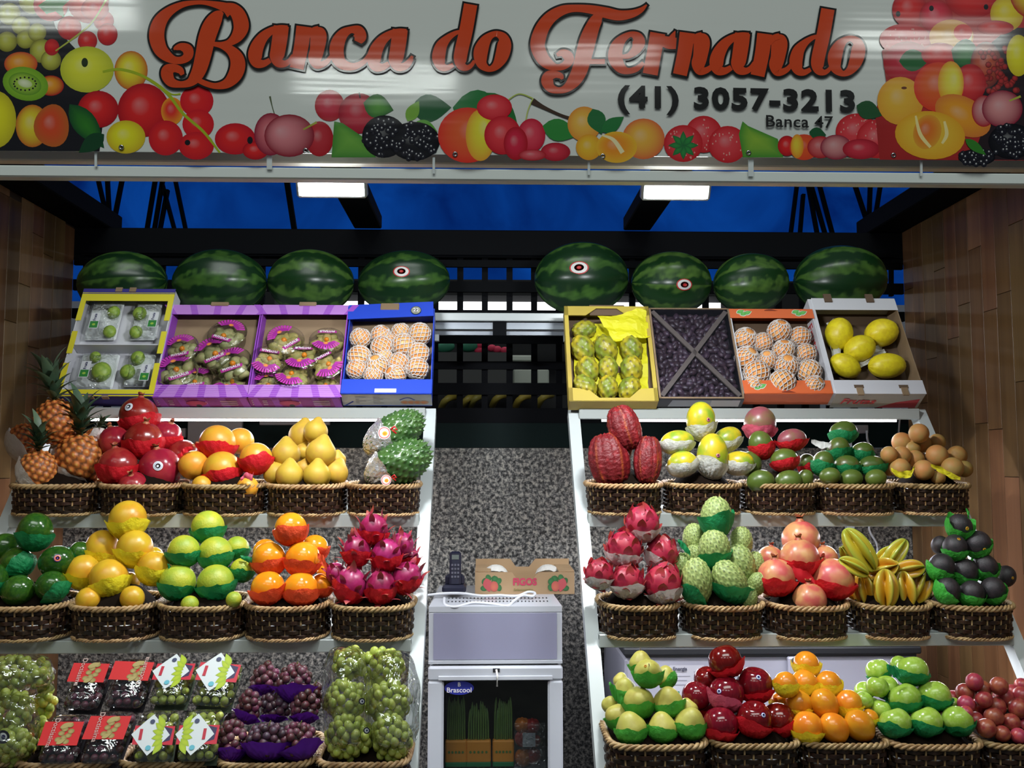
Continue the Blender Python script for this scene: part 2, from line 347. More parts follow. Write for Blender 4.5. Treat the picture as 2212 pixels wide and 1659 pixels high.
def grid(nl, nm):
    D = [(0, 0, 1)]
    for i in range(1, nl):
        t = math.pi * i / nl
        for j in range(nm): p = 2 * math.pi * j / nm; D.append((math.sin(t) * math.cos(p), math.sin(t) * math.sin(p), math.cos(t)))
    D.append((0, 0, -1)); n = len(D); Fc = []
    for j in range(nm): j2 = (j + 1) % nm; Fc.append((0, 1 + j, 1 + j2)); Fc.append((n - 1, 1 + (nl - 2) * nm + j2, 1 + (nl - 2) * nm + j))
    for i in range(nl - 2):
        for j in range(nm): j2 = (j + 1) % nm; a = 1 + i * nm; b = a + nm; Fc.append((a + j, b + j, b + j2, a + j2))
    return np.array(D), Fc
BODY = {}
def body(k):
    if k not in BODY:
        q = K[k]; D, Fc = grid(q['nl'], q['nm']); r = q['r'](D); V = D * r[:, None]; V[:, 2] *= q['e']
        me = mesh('flesh', V, Fc, q['col'](D) if q['col'] else None); me.materials.append(q['m']); BODY[k] = me
    return BODY[k]
def axis_rot(a, t, spin=0):
    a, t = math.radians(a), math.radians(t)
    v = Vector((math.sin(a) * math.cos(t), -math.sin(t), math.cos(a) * math.cos(t)))
    return v.to_track_quat('Z', 'Y').to_matrix() @ Matrix.Rotation(spin, 3, 'Z')
PAPER = dict(red=(.74, .014, .026), yellow=(.95, .84, .03), green=(.012, .27, .085), orange=(.85, .10, .03), white=(.74, .74, .70),
             lime=(.07, .52, .06), grass=(.07, .40, .045), purple=(.12, .012, .33), pink=(.75, .12, .2), foil=(.7, .7, .7))
for k_, c_ in PAPER.items():
    mat(k_ + '_tissue', c_, .55, bump=.6, bs=5, bd=.004, tl=.25, nd=3) if k_ != 'foil' else mat('foil_tissue', c_, .25, metal=.7, bump=1, bs=5, bd=.006)
def surf(d, R, rf, e):
    """radius of the stretched body along world directions d"""
    l = d @ np.array(R); u = l.copy(); u[:, 2] /= e; n = np.linalg.norm(u, axis=1); return rf(u / n[:, None]) / n
def wrapmesh(cdir, half, R, rf, e, seed, flare=.08, off=1.025, nr=12, nm=48, rough=.042, cut=None):
    rs = np.random.RandomState(seed); c = Vector(cdir).normalized(); Q = np.array(c.to_track_quat('Z', 'Y').to_matrix())
    P = rs.rand(8) * 6.28; f = np.linspace(0, 2 * np.pi, nm, endpoint=False)
    edge = math.radians(half) * (1 + .035 * np.sin(2 * f + P[0]) + .03 * np.sin(3 * f + P[1]) + .02 * np.sin(7 * f + P[2]) + .012 * rs.randn(nm) + .055 * np.abs(np.cos(2 * f + P[3])) ** 10)
    rows = []
    for i in range(nr):
        t = i / (nr - 1); a = edge * t
        d = np.stack([np.sin(a) * np.cos(f), np.sin(a) * np.sin(f), np.cos(a)], 1) @ Q.T
        r = surf(d, R, rf, e) * (off + rough * np.abs(np.sin(4 * f + P[4] + 2.5 * t)) * t + rough * 1.1 * np.abs(np.sin(8 * f + P[5] - 4 * t)) + rough * .6 * np.abs(np.sin(9 * t + 3 * f + P[6])) + rough * .7 * rs.rand(nm) * t
                                 + flare * t ** 7 * (.35 + np.abs(np.cos(2 * f + P[3])) ** 6))
        rows.append(d * r[:, None])
    V = np.concatenate(rows); Fc = []
    for i in range(nr - 1):
        for j in range(nm):
            j2 = (j + 1) % nm; a, b = i * nm, (i + 1) * nm
            if i == 0: Fc.append((a, b + j, b + j2)) if False else Fc.append((a + j, b + j, b + j2, a + j2))
            else: Fc.append((a + j, b + j, b + j2, a + j2))
    return mesh('paper_wrap', V, Fc)
# small part meshes shared by many fruits -------------------------------------------------
def leafmesh(name, L, W, curl, seg=5, base=.5, cup=.15, cols=None, thick=0):
    V = []; Fc = []; C = []
    for i in range(seg + 1):
        t = i / seg; wd = W * (base + (1 - base) * math.sin(math.pi * min(t * 1.25 + .12, 1))) * (1 - t ** 3) if t < 1 else 0.001
        a = curl * t; x = L * (math.sin(a) / curl if curl else t); z = L * ((1 - math.cos(a)) / curl if curl else 0)
        for s_ in (-1, 0, 1): V.append((s_ * wd / 2, x, z + cup * wd * abs(s_))); C.append(tuple(np.array(cols[0]) * (1 - t) + np.array(cols[1]) * t) if cols else (1, 1, 1))
    for i in range(seg):
        for k in (0, 1): a = i * 3 + k; Fc.append((a, a + 1, a + 4, a + 3))
    return mesh(name, V, Fc, C)
def calyx_mesh():
    V = []; Fc = []; n = 24
    prof = [(.30, -.06), (.20, .05), (.17, .13), (.20, .22), (.30, .36)]
    for i, (r, z) in enumerate(prof):
        for j in range(n):
            k = abs(math.cos(3 * math.pi * 2 * j / n / 2)); zz = z if i < 4 else .24 + .16 * k
            rr = r if i < 4 else .21 + .09 * k
            a = 2 * math.pi * j / n; V.append((rr * math.cos(a), rr * math.sin(a), zz))
    for i in range(4):
        for j in range(n): j2 = (j + 1) % n; Fc.append((i * n + j, i * n + j2, (i + 1) * n + j2, (i + 1) * n + j))
    for j in range(n): j2 = (j + 1) % n; Fc.append((3 * n + j, 3 * n + j2, 2 * n + j2, 2 * n + j))
    return mesh('calyx', V, Fc)
CAL = calyx_mesh(); CAL.materials.append(mat('calyx_skin', (.38, .05, .03), .5, (.5, .2, .08), 3))
def stickmesh(col1, col2, name):
    p = Paint(); V = []; Fc = []; C = []
    for i, (r, c) in enumerate([(0, col2), (.5, col2), (.52, col1), (.85, col1), (.87, col2), (1, col2)]):
        for j in range(20): a = j * math.pi / 10; V.append((r * math.cos(a), r * math.sin(a), 1.02 - .5 * (r * .28) ** 2 / 1)); C.append(c)
    V = [(x * .28, y * .28, math.sqrt(max(0, 1.03 ** 2 - (x * .28) ** 2 - (y * .28) ** 2))) for x, y, z in V]
    for i in range(5):
        for j in range(20): j2 = (j + 1) % 20; Fc.append((i * 20 + j, i * 20 + j2, (i + 1) * 20 + j2, (i + 1) * 20 + j)) if i else Fc.append((j, 20 + j2, 20 + j)[::-1])
    me = mesh('sticker', V, Fc, C); me.materials.append(mat('sticker_paper', (1, 1, 1), .4, vc=True)); return me
STK = dict(white=stickmesh((.62, .66, .74), (.8, .82, .85), 's'), purple=stickmesh((.75, .2, .1), (.13, .03, .3), 's'), yellow=stickmesh((.6, .12, .02), (.62, .58, .02), 's'),
           redwhite=stickmesh((.75, .75, .72), (.55, .03, .03), 's'), blue=stickmesh((.7, .75, .85), (.03, .05, .35), 's'))
SCALE1 = leafmesh('scale', .78, .44, 1.0, 5, .8, .12, [(.32, .012, .08), (.42, .10, .05)])
SCALE2 = leafmesh('scale', .50, .56, .5, 4, .9, .10, [(.42, .018, .055), (.36, .06, .035)])
for s_ in (SCALE1, SCALE2): s_.materials.append(mat('pitaya_scale_skin', (1, 1, 1), .4, vc=True, var=.15, tl=.15))
CROWN = leafmesh('crown_leaf', 1.0, .24, -1.0, 6, .8, .25, [(.035, .07, .03), (.10, .17, .10)]); CROWN.materials.append(mat('pineapple_leaf', (1, 1, 1), .45, vc=True, var=.3))
STEM = MB().tube([(0, 0, -.1), (0, 0, .15), (.04, 0, .38)], [.035, .03, .04], 6).me('stem', True); STEM.materials.append(mat('woody_stem', (.12, .07, .035), .6))
def netmesh(e=1):
    n, m_ = 9, 14; mb = MB(); P = {}
    for i in range(n + 1):
        t = .38 + (math.pi - .50) * i / n
        for j in range(m_):
            p = 2 * math.pi * (j + .5 * (i % 2)) / m_; P[i, j] = Vector((1.05 * math.sin(t) * math.cos(p), 1.05 * math.sin(t) * math.sin(p), 1.05 * math.cos(t)))
    for i in range(n):
        for j in range(m_):
            for dj in ((0, -1) if i % 2 == 0 else (0, 1)):
                a, b = P[i, j], P[i + 1, (j + dj) % m_]; mid = (a + b).normalized() * 1.075; mb.tube([a, mid, b], .048, 4, cap=False)
    me = mb.me('foam_net', True); me.materials.append(mat('white_foam_net', (.80, .74, .70), .6, tl=.2)); return me
NET = netmesh()
def put_flesh_part(name, me, root, R, dvec, rad, spin=0, tilt=0, scale=1):
    """part sitting on the surface along local direction dvec"""
    d = Vector(dvec).normalized(); q = d.to_track_quat('Z', 'Y').to_matrix() @ Matrix.Rotation(spin, 3, 'Z') @ Matrix.Rotation(tilt, 3, 'X')
    M = (R @ q).to_4x4() @ Matrix.Diagonal((scale, scale, scale, 1)); M.translation = R @ (d * rad); return ob(name, me, None, root, mtx=M)
ORD = ['first', 'second', 'third', 'fourth', 'fifth', 'sixth', 'seventh', 'eighth']
def posword(i, n):
    if n == 1: return 'single one'
    if n == 2: return ('left one', 'right one')[i]
    if n == 3: return ('left one', 'middle one', 'right one')[i]
    if i == n - 1: return 'rightmost'
    if i == 0: return 'leftmost'
    return ORD[i] + ' from left'
def tierword(t, n):
    if t == 0: return 'top row'
    if t == n - 1: return 'bottom row'
    return {1: 'second row', 2: 'third row', 3: 'fourth row', 4: 'fifth row'}[t]
PLACED = {}
SEED = [100]
RS = dict(cus=1.13, pal=1.05, sap=1.07, plu=1.07, has=1.06, sta=1.05)
def fruit(nm, k, x, y, r, Y0, key, label, cat, group, o, push=True, M=None, zoff=0):
    """one fruit: seen at pixel x, y with radius r px; stacked away from the viewer until it only touches its neighbours"""
    q = K[k]; e0 = o.get('e', 1); eT = q['e'] * e0
    L = PLACED.setdefault(key, [])
    if M is not None:
        p = hit(x, y, M, zoff); Y = p.y; R_ = r * Y / F
    else:
        Y = Y0
        for _ in range(60):
            p = at(x, y, Y); R_ = r * Y / F
            if not push or all((p - c).length > .90 * (R_ + c_r) for c, c_r in L): break
            Y += .004
    L.append((p, R_ * (1 + .25 * (eT - 1))))
    SEED[0] += 1; s = SEED[0]; rs = random.Random(s)
    a = o.get('a', rs.uniform(-25, 25)); t = o.get('t', rs.uniform(-10, 30)); spin = o.get('spin', rs.uniform(0, 6.28))
    R = axis_rot(a, t, spin)
    has = any(o.get(z) for z in ('w', 's', 'cal', 'net', 'scales', 'crown', 'stem'))
    if not has:
        R4 = R.to_4x4() @ Matrix.Diagonal((R_, R_, R_ * e0, 1)); R4.translation = p
        me = body(k); f = ob(nm, me, mtx=R4); tag(f, label, cat, group); return f
    root = empty(nm, p, scale=R_); tag(root, label, cat, group)
    ob('flesh', body(k), None, root, mtx=R.to_4x4() @ Matrix.Diagonal((1, 1, e0, 1)))
    if o.get('w'):
        wc, half = o['w'], o.get('h', 76); half = half * .5 + 51 if 'wt' not in o and abs(o.get('wa', 0)) < 35 else half + 6; wa, wt = o.get('wa', rs.uniform(-12, 12)), o.get('wt', 5 if abs(o.get('wa', 0)) < 35 else 22)
        wa = math.radians(wa + 180); wt = math.radians(wt); cd_ = (math.sin(wa) * math.cos(wt), -math.sin(wt), math.cos(wa) * math.cos(wt))
        me = wrapmesh(cd_, half, R, q['s'], eT, s, o.get('fl', .08)); me.materials.append(MATS[wc + '_tissue'])
        tag(ob('paper_wrap', me, None, root), wc + ' tissue paper wrap')
    if o.get('s'):
        sc_, sx, sy = o['s']; sz = o.get('ss', .8)
        dz = math.sqrt(max(.05, 1 - sx * sx - sy * sy)); d = Vector((sx, -dz, sy)).normalized()
        rr = surf(np.array([d]), R, q['s'], eT)[0]
        M3 = d.to_track_quat('Z', 'Y').to_matrix().to_4x4() @ Matrix.Diagonal((sz, sz * o.get('sf', 1), 1, 1)); M3.translation = d * (rr - 1 + .01); ob('sticker', STK[sc_], None, root, mtx=M3)
    if o.get('cal'): put_flesh_part('calyx', CAL, root, R, (0, 0, 1), eT * 1.0, scale=o['cal'])
    if o.get('stem'): put_flesh_part('stem', STEM, root, R, (0, 0, 1), eT * .9)
    if o.get('net'): ob('foam_net', NET, None, root, mtx=axis_rot(rs.uniform(-60, 60), rs.uniform(-30, 50)).to_4x4())
    if o.get('scales'):
        n, sm, tl = (17, SCALE1, -.75) if o['scales'] == 1 else (26, SCALE2, -.28)
        P = fibp(n)
        for i, d in enumerate(P):
            rr = surf(np.array([R @ Vector((d[0], d[1], d[2] * eT))]) / np.linalg.norm([d[0], d[1], d[2] * eT]), R, q['s'], eT)[0]
            dn = Vector((d[0], d[1], d[2] * eT)).normalized(); up = (Vector((0, 0, 1.3)) + dn * .25 - dn * dn.z)
            yv = (up - dn * up.dot(dn)); yv = yv.normalized() if yv.length > .05 else Vector((1, 0, 0))
            xv = yv.cross(dn); B = Matrix((xv, yv, dn)).transposed() @ Matrix.Rotation((-tl) * (1.0 if i < n * .4 else .55) * rs.uniform(.6, 1.2), 3, 'X')
            M3 = (R @ B).to_4x4() @ Matrix.Diagonal((1, rs.uniform(.8, 1.25), 1, 1)); M3.translation = R @ (dn * rr * .97); ob('scale', sm, None, root, mtx=M3)
    if o.get('crown'):
        ca, ct, cs = o['crown']; n = 30; RC = axis_rot(ca, ct)
        top = R @ Vector((0, 0, eT * .93))
        for i in range(n):
            tt = i / n; az = i * 2.4; tilt = math.radians(78 - 66 * tt)
            Rl = RC @ Matrix.Rotation(az, 3, 'Z') @ Matrix.Rotation(math.radians(38 + 50 * tt), 3, 'X')
            M3 = Rl.to_4x4() @ Matrix.Diagonal((1, 1, 1, 1)); L_ = cs * (.55 + .5 * tt) * rs.uniform(.8, 1.15)
            M3 = M3 @ Matrix.Diagonal((L_ * 1.2, L_, L_ * .8, 1)); M3.translation = top + RC @ Vector((0, 0, cs * .35 * tt)); ob('crown_leaf', CROWN, None, root, mtx=M3)
    return root
def wl(c): return ' in %s tissue' % c if c and c != 'foil' else ''
def pile(nm, k, desc, cat, group, key, Yf, tiers, dflt=None, step=.02, plural=None):
    """tiers listed top to bottom, placed bottom to top; every fruit labelled by its row and place"""
    n = len(tiers); dflt = dflt or {}
    for ti in range(n - 1, -1, -1):
        T = tiers[ti]; xs = sorted(range(len(T)), key=lambda i: T[i][0])
        order = sorted(range(len(T)), key=lambda i: (1 if len(T[i]) > 3 and T[i][3].get('b') else 0, -T[i][2]))
        for i in order:
            it = T[i]; o = dict(dflt); o.update(it[3] if len(it) > 3 else {})
            r = it[2] * o.get('k_', RS.get(key, 1.04)); kk = o.get('k', k); dd = o.get('d', desc); wn = wl(o.get('w'))
            if len(T) == 1 and ti == 0: lab = 'topmost %s of its pile%s' % (dd, wn)
            elif len(T) == 1: lab = '%s%s alone in the %s' % (dd, wn, tierword(ti, n))
            else: lab = '%s%s, %s in the %s' % (dd, wn, posword(xs.index(i), len(T)), tierword(ti, n))
            Y0 = Yf + r * Yf / F + .008 + step * (n - 1 - ti) + o.get('b', 0)
            fruit(o.get('nm', nm), kk, it[0], it[1], r, Y0, key, lab, cat, group, o)
# ------------------------------------------------------------------ setting
XL, XR, YB = -1.484, 1.534, 3.40
WHITE = mat('white_painted_steel', (.50, .54, .54), .30, spec=.6, bump=.1, bs=3, bd=.002)
BLACK = mat('black_painted_steel', (.003, .0035, .005), .7, spec=.08)
GREY = mat('grey_steel', (.30, .33, .37), .4, metal=.3)
def zat(px, py, Y): return at(px, py, Y).z
floor = bx('floor', mat('grey_market_floor', (.09, .09, .09), .5, (.14, .14, .13), 6), -8, 8, -5, 14, -.05, 0); tag(floor, kind='structure')
# granite back wall
gm = mat('speckled_granite', (.30, .29, .27), .3, bump=0)
def granite(m):
    nt = m.node_tree; N = nt.nodes; L = nt.links; p = N['Principled BSDF']; tc = N.new('ShaderNodeTexCoord')
    v = N.new('ShaderNodeTexNoise'); v.inputs['Scale'].default_value = 75; v.inputs['Detail'].default_value = 4; v.inputs['Roughness'].default_value = .75
    r = N.new('ShaderNodeValToRGB'); e = r.color_ramp.elements; e[0].position = .40; e[0].color = (.012, .012, .012, 1); e[1].position = .62; e[1].color = (.36, .34, .30, 1)
    q = e.new(.5); q.color = (.10, .10, .10, 1); q = e.new(.55); q.color = (.24, .23, .21, 1)
    L.new(tc.outputs['Object'], v.inputs['Vector']); L.new(v.outputs['Fac'], r.inputs['Fac']); L.new(r.outputs[0], p.inputs['Base Color'])
granite(gm)
zg = zat(1080, 968, YB)
tag(bx('wall_back', gm, XL, XR, YB, YB + .03, 0, zg), kind='structure')
tag(bx('trim_1', mat('dark_green_sheet', (.002, .008, .008), .6, spec=.1), XL, XR, YB, YB + .02, zg + .002, zat(1080, 914, YB)), kind='structure')
# wooden side walls: backing plus staggered planks, each plank a part
wm = mat('brown_laminate_backing', (.03, .018, .010), .6)
W_ = [mat('oak_plank_%s' % n, c, .42, c2, 1.0, (.3, .7), st=(1, 26, 1.2), nd=4, bump=.15, bs=1, bst=(1, 60, 3), var=.22) for n, c, c2 in
      (('a', (.24, .125, .052), (.13, .062, .025)), ('b', (.20, .10, .04), (.10, .047, .018)), ('c', (.30, .165, .072), (.17, .088, .036)))]
ZT = 2.446
for side, X in (('left', XL), ('right', XR)):
    s = 1 if side == 'left' else -1
    wall = bx('wall_' + side, wm, min(X, X - s * .03), max(X, X - s * .03), 1.75, YB, 0, ZT); tag(wall, kind='structure')
    rs = random.Random(5 if side == 'left' else 9); y = YB - .001; i = 0
    while y > 1.80:
        wd = .078; z = rs.uniform(-.5, 0)
        while z < ZT:
            L = rs.uniform(.35, .75); z0, z1 = max(z, 0) + .0008, min(z + L, ZT) - .0008
            if z1 - z0 > .02:
                t = .004 + rs.uniform(-.0006, .0006)
                bx('plank', rs.choice(W_), min(X, X + s * t), max(X, X + s * t), y - wd + .0008, y - .0008, z0, z1, wall, bev=.0008)
            z += L
        y -= wd; i += 1
# black steel frame round the top of the stall
def tagb(o, lab, cat, group=None): return tag(o, lab, cat, group)
zb0, zb1 = zat(1080, 553, YB), ZT
tagb(bx('roof_beam', BLACK, XL - .1, XR + .1, YB, YB + .12, zb0, zb1, bev=.004), 'thick black steel beam along the back, above the watermelons', 'beam', 'roof beams')
for s, X, n in ((1, XL, 'left'), (-1, XR, 'right')):
    x0, x1 = sorted((X - s * .03, X + s * .125)); tagb(bx('roof_beam', BLACK, x0, x1, 2.14, YB + .12, ZT + .001, ZT + .07, bev=.004), 'black steel beam running along the top of the %s wooden wall' % n, 'beam', 'roof beams')
for x, n in ((-.43, 'left'), (.55, 'right')):
    tagb(bx('roof_rafter', BLACK, x - .05, x + .05, 2.14, YB - .001, ZT + .001, ZT + .05, bev=.004), 'black rafter running back from the %s white lamp' % n, 'beam', 'roof rafters')
tagb(MB().bar(at(618, 380, 3.3), at(636, 497, YB + .06), .018, .018).ob('roof_strut', BLACK), 'thin black strut left of the left lamp', 'strut')
# lattice of black bars behind the melons
lat = empty('back_lattice', (0, YB + .015, zg)); tag(lat, 'black steel lattice screen behind the stall with rectangular openings', 'lattice')
rows = [(555, 561), (576, 607), (630, 669), (690, 725), (741, 780), (797, 827), (852, 881)]
zz = [zat(1080, 553, YB)]; V0 = lat.location
def lb(name, x0, x1, z0, z1, y=0): return bx(name, BLACK, x0, x1, -.008 + y, .008 + y, z0 - V0.z, z1 - V0.z, lat)
prev = 553
for a, b in rows + [(916, 916)]:
    z1, z0 = zat(1080, prev, YB), zat(1080, a, YB)
    if z1 - z0 > .002: lb('crossbar', XL, XR, z0, z1)
    prev = b
X0 = at(946, 700, YB).x; pit = at(1000, 700, YB).x - X0; wv = at(1000, 700, YB).x - at(986.6, 700, YB).x
k0 = int((XL - X0) / pit)
for k in range(k0, int((XR - X0) / pit) + 2):
    x = X0 + k * pit
    if x - wv > XL and x < XR: lb('upright_bar', x - wv, x, zat(1080, 914, YB), zat(1080, 553, YB), .018)
# the market hall beyond: blue translucent glazing, dark trusses, far stalls
bl = bpy.data.materials.new('blue_daylit_sheeting'); bl.use_nodes = True
def blue(m):
    nt = m.node_tree; N = nt.nodes; L = nt.links; N.remove(N['Principled BSDF']); e = N.new('ShaderNodeEmission')
    tc = N.new('ShaderNodeTexCoord'); n = N.new('ShaderNodeTexNoise'); n.inputs['Scale'].default_value = .55; n.inputs['Detail'].default_value = 5; n.inputs['Distortion'].default_value = 2
    r = N.new('ShaderNodeValToRGB'); e_ = r.color_ramp.elements; e_[0].position = .3; e_[0].color = (.0006, .012, .10, 1); e_[1].position = .75; e_[1].color = (.003, .055, .30, 1)
    L.new(tc.outputs['Object'], n.inputs['Vector']); L.new(n.outputs['Fac'], r.inputs['Fac']); L.new(r.outputs[0], e.inputs[0]); e.inputs[1].default_value = 1
    L.new(e.outputs[0], N['Material Output'].inputs[0])
blue(bl)
gl = ob('window_1', MB().box(-9, 9, 10, 10.03, 3.3, 7.5).me('window_1'), bl); tag(gl, kind='structure')
tag(bx('ceiling', mat('dark_hall_roof', (.02, .02, .022), .8), -9, 9, 3.9, 10, 6.6, 6.65), kind='structure')
tr = empty('roof_truss', (0, 9, 4)); tag(tr, 'black steel roof truss in front of the blue glazing, left and right', 'truss')
for a in [((118, 386), (142, 425)), ((138, 388), (150, 440)), ((212, 388), (238, 500)), ((264, 388), (242, 500)), ((232, 386), (238, 500)), ((336, 386), (317, 500)), ((352, 386), (333, 500)), ((362, 410), (345, 500)), ((350, 395), (378, 500)), ((378, 386), (402, 500)),
          ((1722, 395), (1708, 505)), ((1735, 420), (1728, 505)), ((1745, 395), (1765, 505)), ((1752, 400), (1782, 505)), ((1770, 400), (1798, 505)), ((1846, 398), (1880, 500)), ((1880, 398), (1876, 500)), ((1902, 398), (1886, 500)), ((1975, 398), (1962, 450)), ((1992, 398), (1985, 440)), ((1925, 560), (1925, 640))]:
    p, q = at(*a[0], 9), at(*a[1], 9); p, q = p - Vector((0, 9, 4)), q - Vector((0, 9, 4)); MB().bar(p, q, .032, .05).ob('truss_bar', BLACK, tr)
DIM = {n: mat('far_' + n, c, .7) for n, c in dict(red=(.55, .03, .08), green=(.02, .16, .09), grey=(.06, .06, .06), white=(.42, .46, .40), dark=(.012, .012, .014), yellow=(.5, .42, .06), wood=(.35, .13, .05)).items()}
fs = empty('far_stall', (0, 6.2, 0)); tag(fs, 'dark market stall seen through the black lattice behind', 'stall')
bx('back_panel', DIM['dark'], -2.2, 2.4, .55, .6, 0, zat(1080, 607, 6.8), fs)
bx('counter', DIM['dark'], -2.2, 2.4, -.3, .5, 0, zat(1080, 886, 5.9), fs)
tl_ = empty('far_tube_lamp', (at(1050, 664, 6.0).x, 6.0, zat(1050, 663, 6.0))); tag(tl_, 'bright white tube lamp glowing through the lattice between the melons', 'lamp')
bx('lit_tube', mat('white_light', (1, 1, 1), em=3), -1.3, 1.5, -.03, .03, -.028, .028, tl_); bx('housing', DIM['dark'], -1.35, 1.55, .031, .08, -.05, .08, tl_)
for (x, y, rx, rz, c, lab) in [(1010, 752, 30, 10, 'green', 'green cloth bundle'), (945, 752, 22, 9, 'green', 'second green cloth bundle'), (1062, 757, 24, 12, 'red', 'red fruit heap'), (1034, 752, 12, 12, 'red', 'small red fruit heap')]:
    me = body('plum').copy() if False else None
tagb(bx('shelf_board', DIM['grey'], at(940, 0, 6).x, at(1100, 0, 6).x, 5.9, 6.3, zat(1050, 832, 6), zat(1050, 765, 6)), 'dim grey crate seen through the lattice, left of the white boxes', 'crate')
for x0, x1, y0, y1, n in ((1108, 1155, 797, 830, 'left of two'), (1160, 1186, 797, 830, 'right of two'), (1092, 1158, 767, 781, 'low one above')):
    a, b = at(x0, y1, 6.1), at(x1, y0, 6.1); tagb(bx('white_crate', DIM['white'], a.x, b.x, 6.1, 6.4, a.z, b.z, bev=.01), 'pale crate seen through the lattice, ' + n, 'crate', 'pale crates beyond the lattice')
# ------------------------------------------------------------------ front beams, banner
Y1 = 1.957
def pbox(name, m, x0, x1, yt, yb, Y, d, xr=1080, parent=None, bev=.003): return bx(name, m, x0, x1, Y, Y + d, zat(xr, yb, Y), zat(xr, yt, Y), parent, bev=bev)
fb = pbox('front_beam', mat('front_beam_paint', (.62, .66, .63), .35, spec=.5), -1.62, 1.68, 365, 390, Y1, .03); tag(fb, 'white square tube crossing the stall just above the lamps', 'beam')
ub = pbox('upper_beam', mat('cream_steel', (.66, .62, .54), .35, spec=.5), -1.62, 1.68, 318, 355, 2.0, .03); tag(ub, 'cream steel beam right below and behind the banner', 'beam')
YN = 1.945
bmat = lambda n, c, vc=False, r=.09: mat(n, c, r, vc=vc, spec=.32, bump=1, bs=1.0, bst=(.45, 1, 9), bd=.0016)
ban = empty('banner', (0, YN, zat(1106, 335, YN))); tag(ban, 'printed vinyl banner with red script lettering and fruit pictures', 'banner')
BO = ban.location
zt = 2.75; zbn = zat(1106, 335, YN)
MB().box(-1.6, 1.6, 0, .002, 0, zt - BO.z).ob('sheet', bmat('banner_vinyl', (.56, .58, .55)), ban)
KS = [1.0]
def bt(x, y, k): p = at(x, y, YN - .0004 - k * KS[0]); return (p.x, p.y - BO.y, p.z - BO.z)
PR = Paint(); R1, R2, YE, OG, GR, DK = (.60, .02, .02), (.33, .008, .014), (.66, .60, .02), (.66, .27, .02), (.03, .17, .02), (.012, .012, .015)
D = PR.disc; Lf = PR.leaf
# left corner of the print
PR.poly([(-560, -150), (-560, 322), (215, 327), (225, 240), (205, 150), (120, 60), (60, -150)], DK)
for x, y, r in [(20, 30, 24), (45, 55, 20), (55, 85, 20), (15, 90, 22), (80, 70, 20), (70, 0, 30), (-30, 60, 30), (90, 110, 26), (110, 130, 22), (20, -40, 40), (95, -60, 50)]: D(x, y, r, r, (.42, .42, .06), (.16, .15, .02))
D(110, 10, 38, 36, R1, R2); D(190, 0, 45, 50, R1, R2); D(150, -60, 60, 40, R1, R2); D(240, -50, 40, 40, R1, R2)
PR.poly([(82, 12), (100, 0), (105, -20), (125, -5), (150, 0), (135, 15), (140, 40), (120, 25), (100, 30)], GR)
D(224, 45, 22, 22, R1, R2); D(232, 74, 22, 24, R1, R2); D(189, 88, 21, 21, R1, R2); D(112, 102, 16, 18, R1, R2); D(150, 60, 26, 26, R1, R2); D(205, 20, 30, 26, R1, R2)
PR.stroke([(240, -20, 4), (205, 40, 4), (175, 70, 4), (120, 110, 3)], (.35, .38, .05))
D(283, 152, 36, 42, (.66, .58, .03), (.45, .10, .02)); D(188, 150, 58, 50, (.62, .62, .04), (.40, .42, .03)); D(183, 135, 7, 10, (.02, .03, .01))
D(45, 138, 36, 26, OG, (.45, .05, .02)); D(110, 185, 28, 22, OG, R2); D(55, 181, 50, 36, (.22, .42, .03), (.14, .30, .02), .25); D(54, 181, 36, 24, (.30, .46, .05), (.1, .24, .02), .25); D(54, 180, 16, 9, (.62, .66, .45), (.4, .5, .2), .25)
for i in range(16): q = i * .39; D(54 + 24 * math.cos(q), 181 + 14 * math.sin(q), 2.2, 2.2, DK, n=6)
D(212, 236, 44, 40, R1, R2); D(310, 238, 56, 58, R1, R2); D(372, 240, 24, 30, R1, OG); D(-10, 258, 45, 62, (.66, .62, .02), (.42, .36, .02)); D(70, 272, 36, 46, (.62, .50, .03), (.45, .12, .02)); D(112, 272, 38, 46, (.55, .06, .02), (.40, .10, .02), wob=.04)
Lf(150, 225, 225, 320, 26, GR, (.01, .06, .02)); Lf(225, 290, 170, 330, 18, (.01, .05, .02)); D(272, 296, 42, 36, (.66, .62, .02), (.50, .36, .02)); D(425, 218, 36, 34, R1, (.50, .012, .02)); D(428, 268, 34, 32, R1, (.50, .012, .02)); D(358, 298, 37, 38, R1, (.45, .012, .02)); D(424, 315, 38, 30, R1, (.45, .012, .02)); D(508, 300, 44, 34, R1, (.42, .01, .02)); D(552, 325, 28, 20, R1, R2)
PR.stroke([(222, 155, 5), (260, 150, 6), (310, 165, 6), (360, 200, 7), (395, 245, 6), (440, 285, 6), (475, 330, 4)], (.30, .38, .02)); PR.stroke([(345, 185, 4), (370, 203, 3), (390, 203, 4)], (.30, .38, .02))
D(540, 303, 6, 8, DK); D(405, 308, 6, 6, DK)
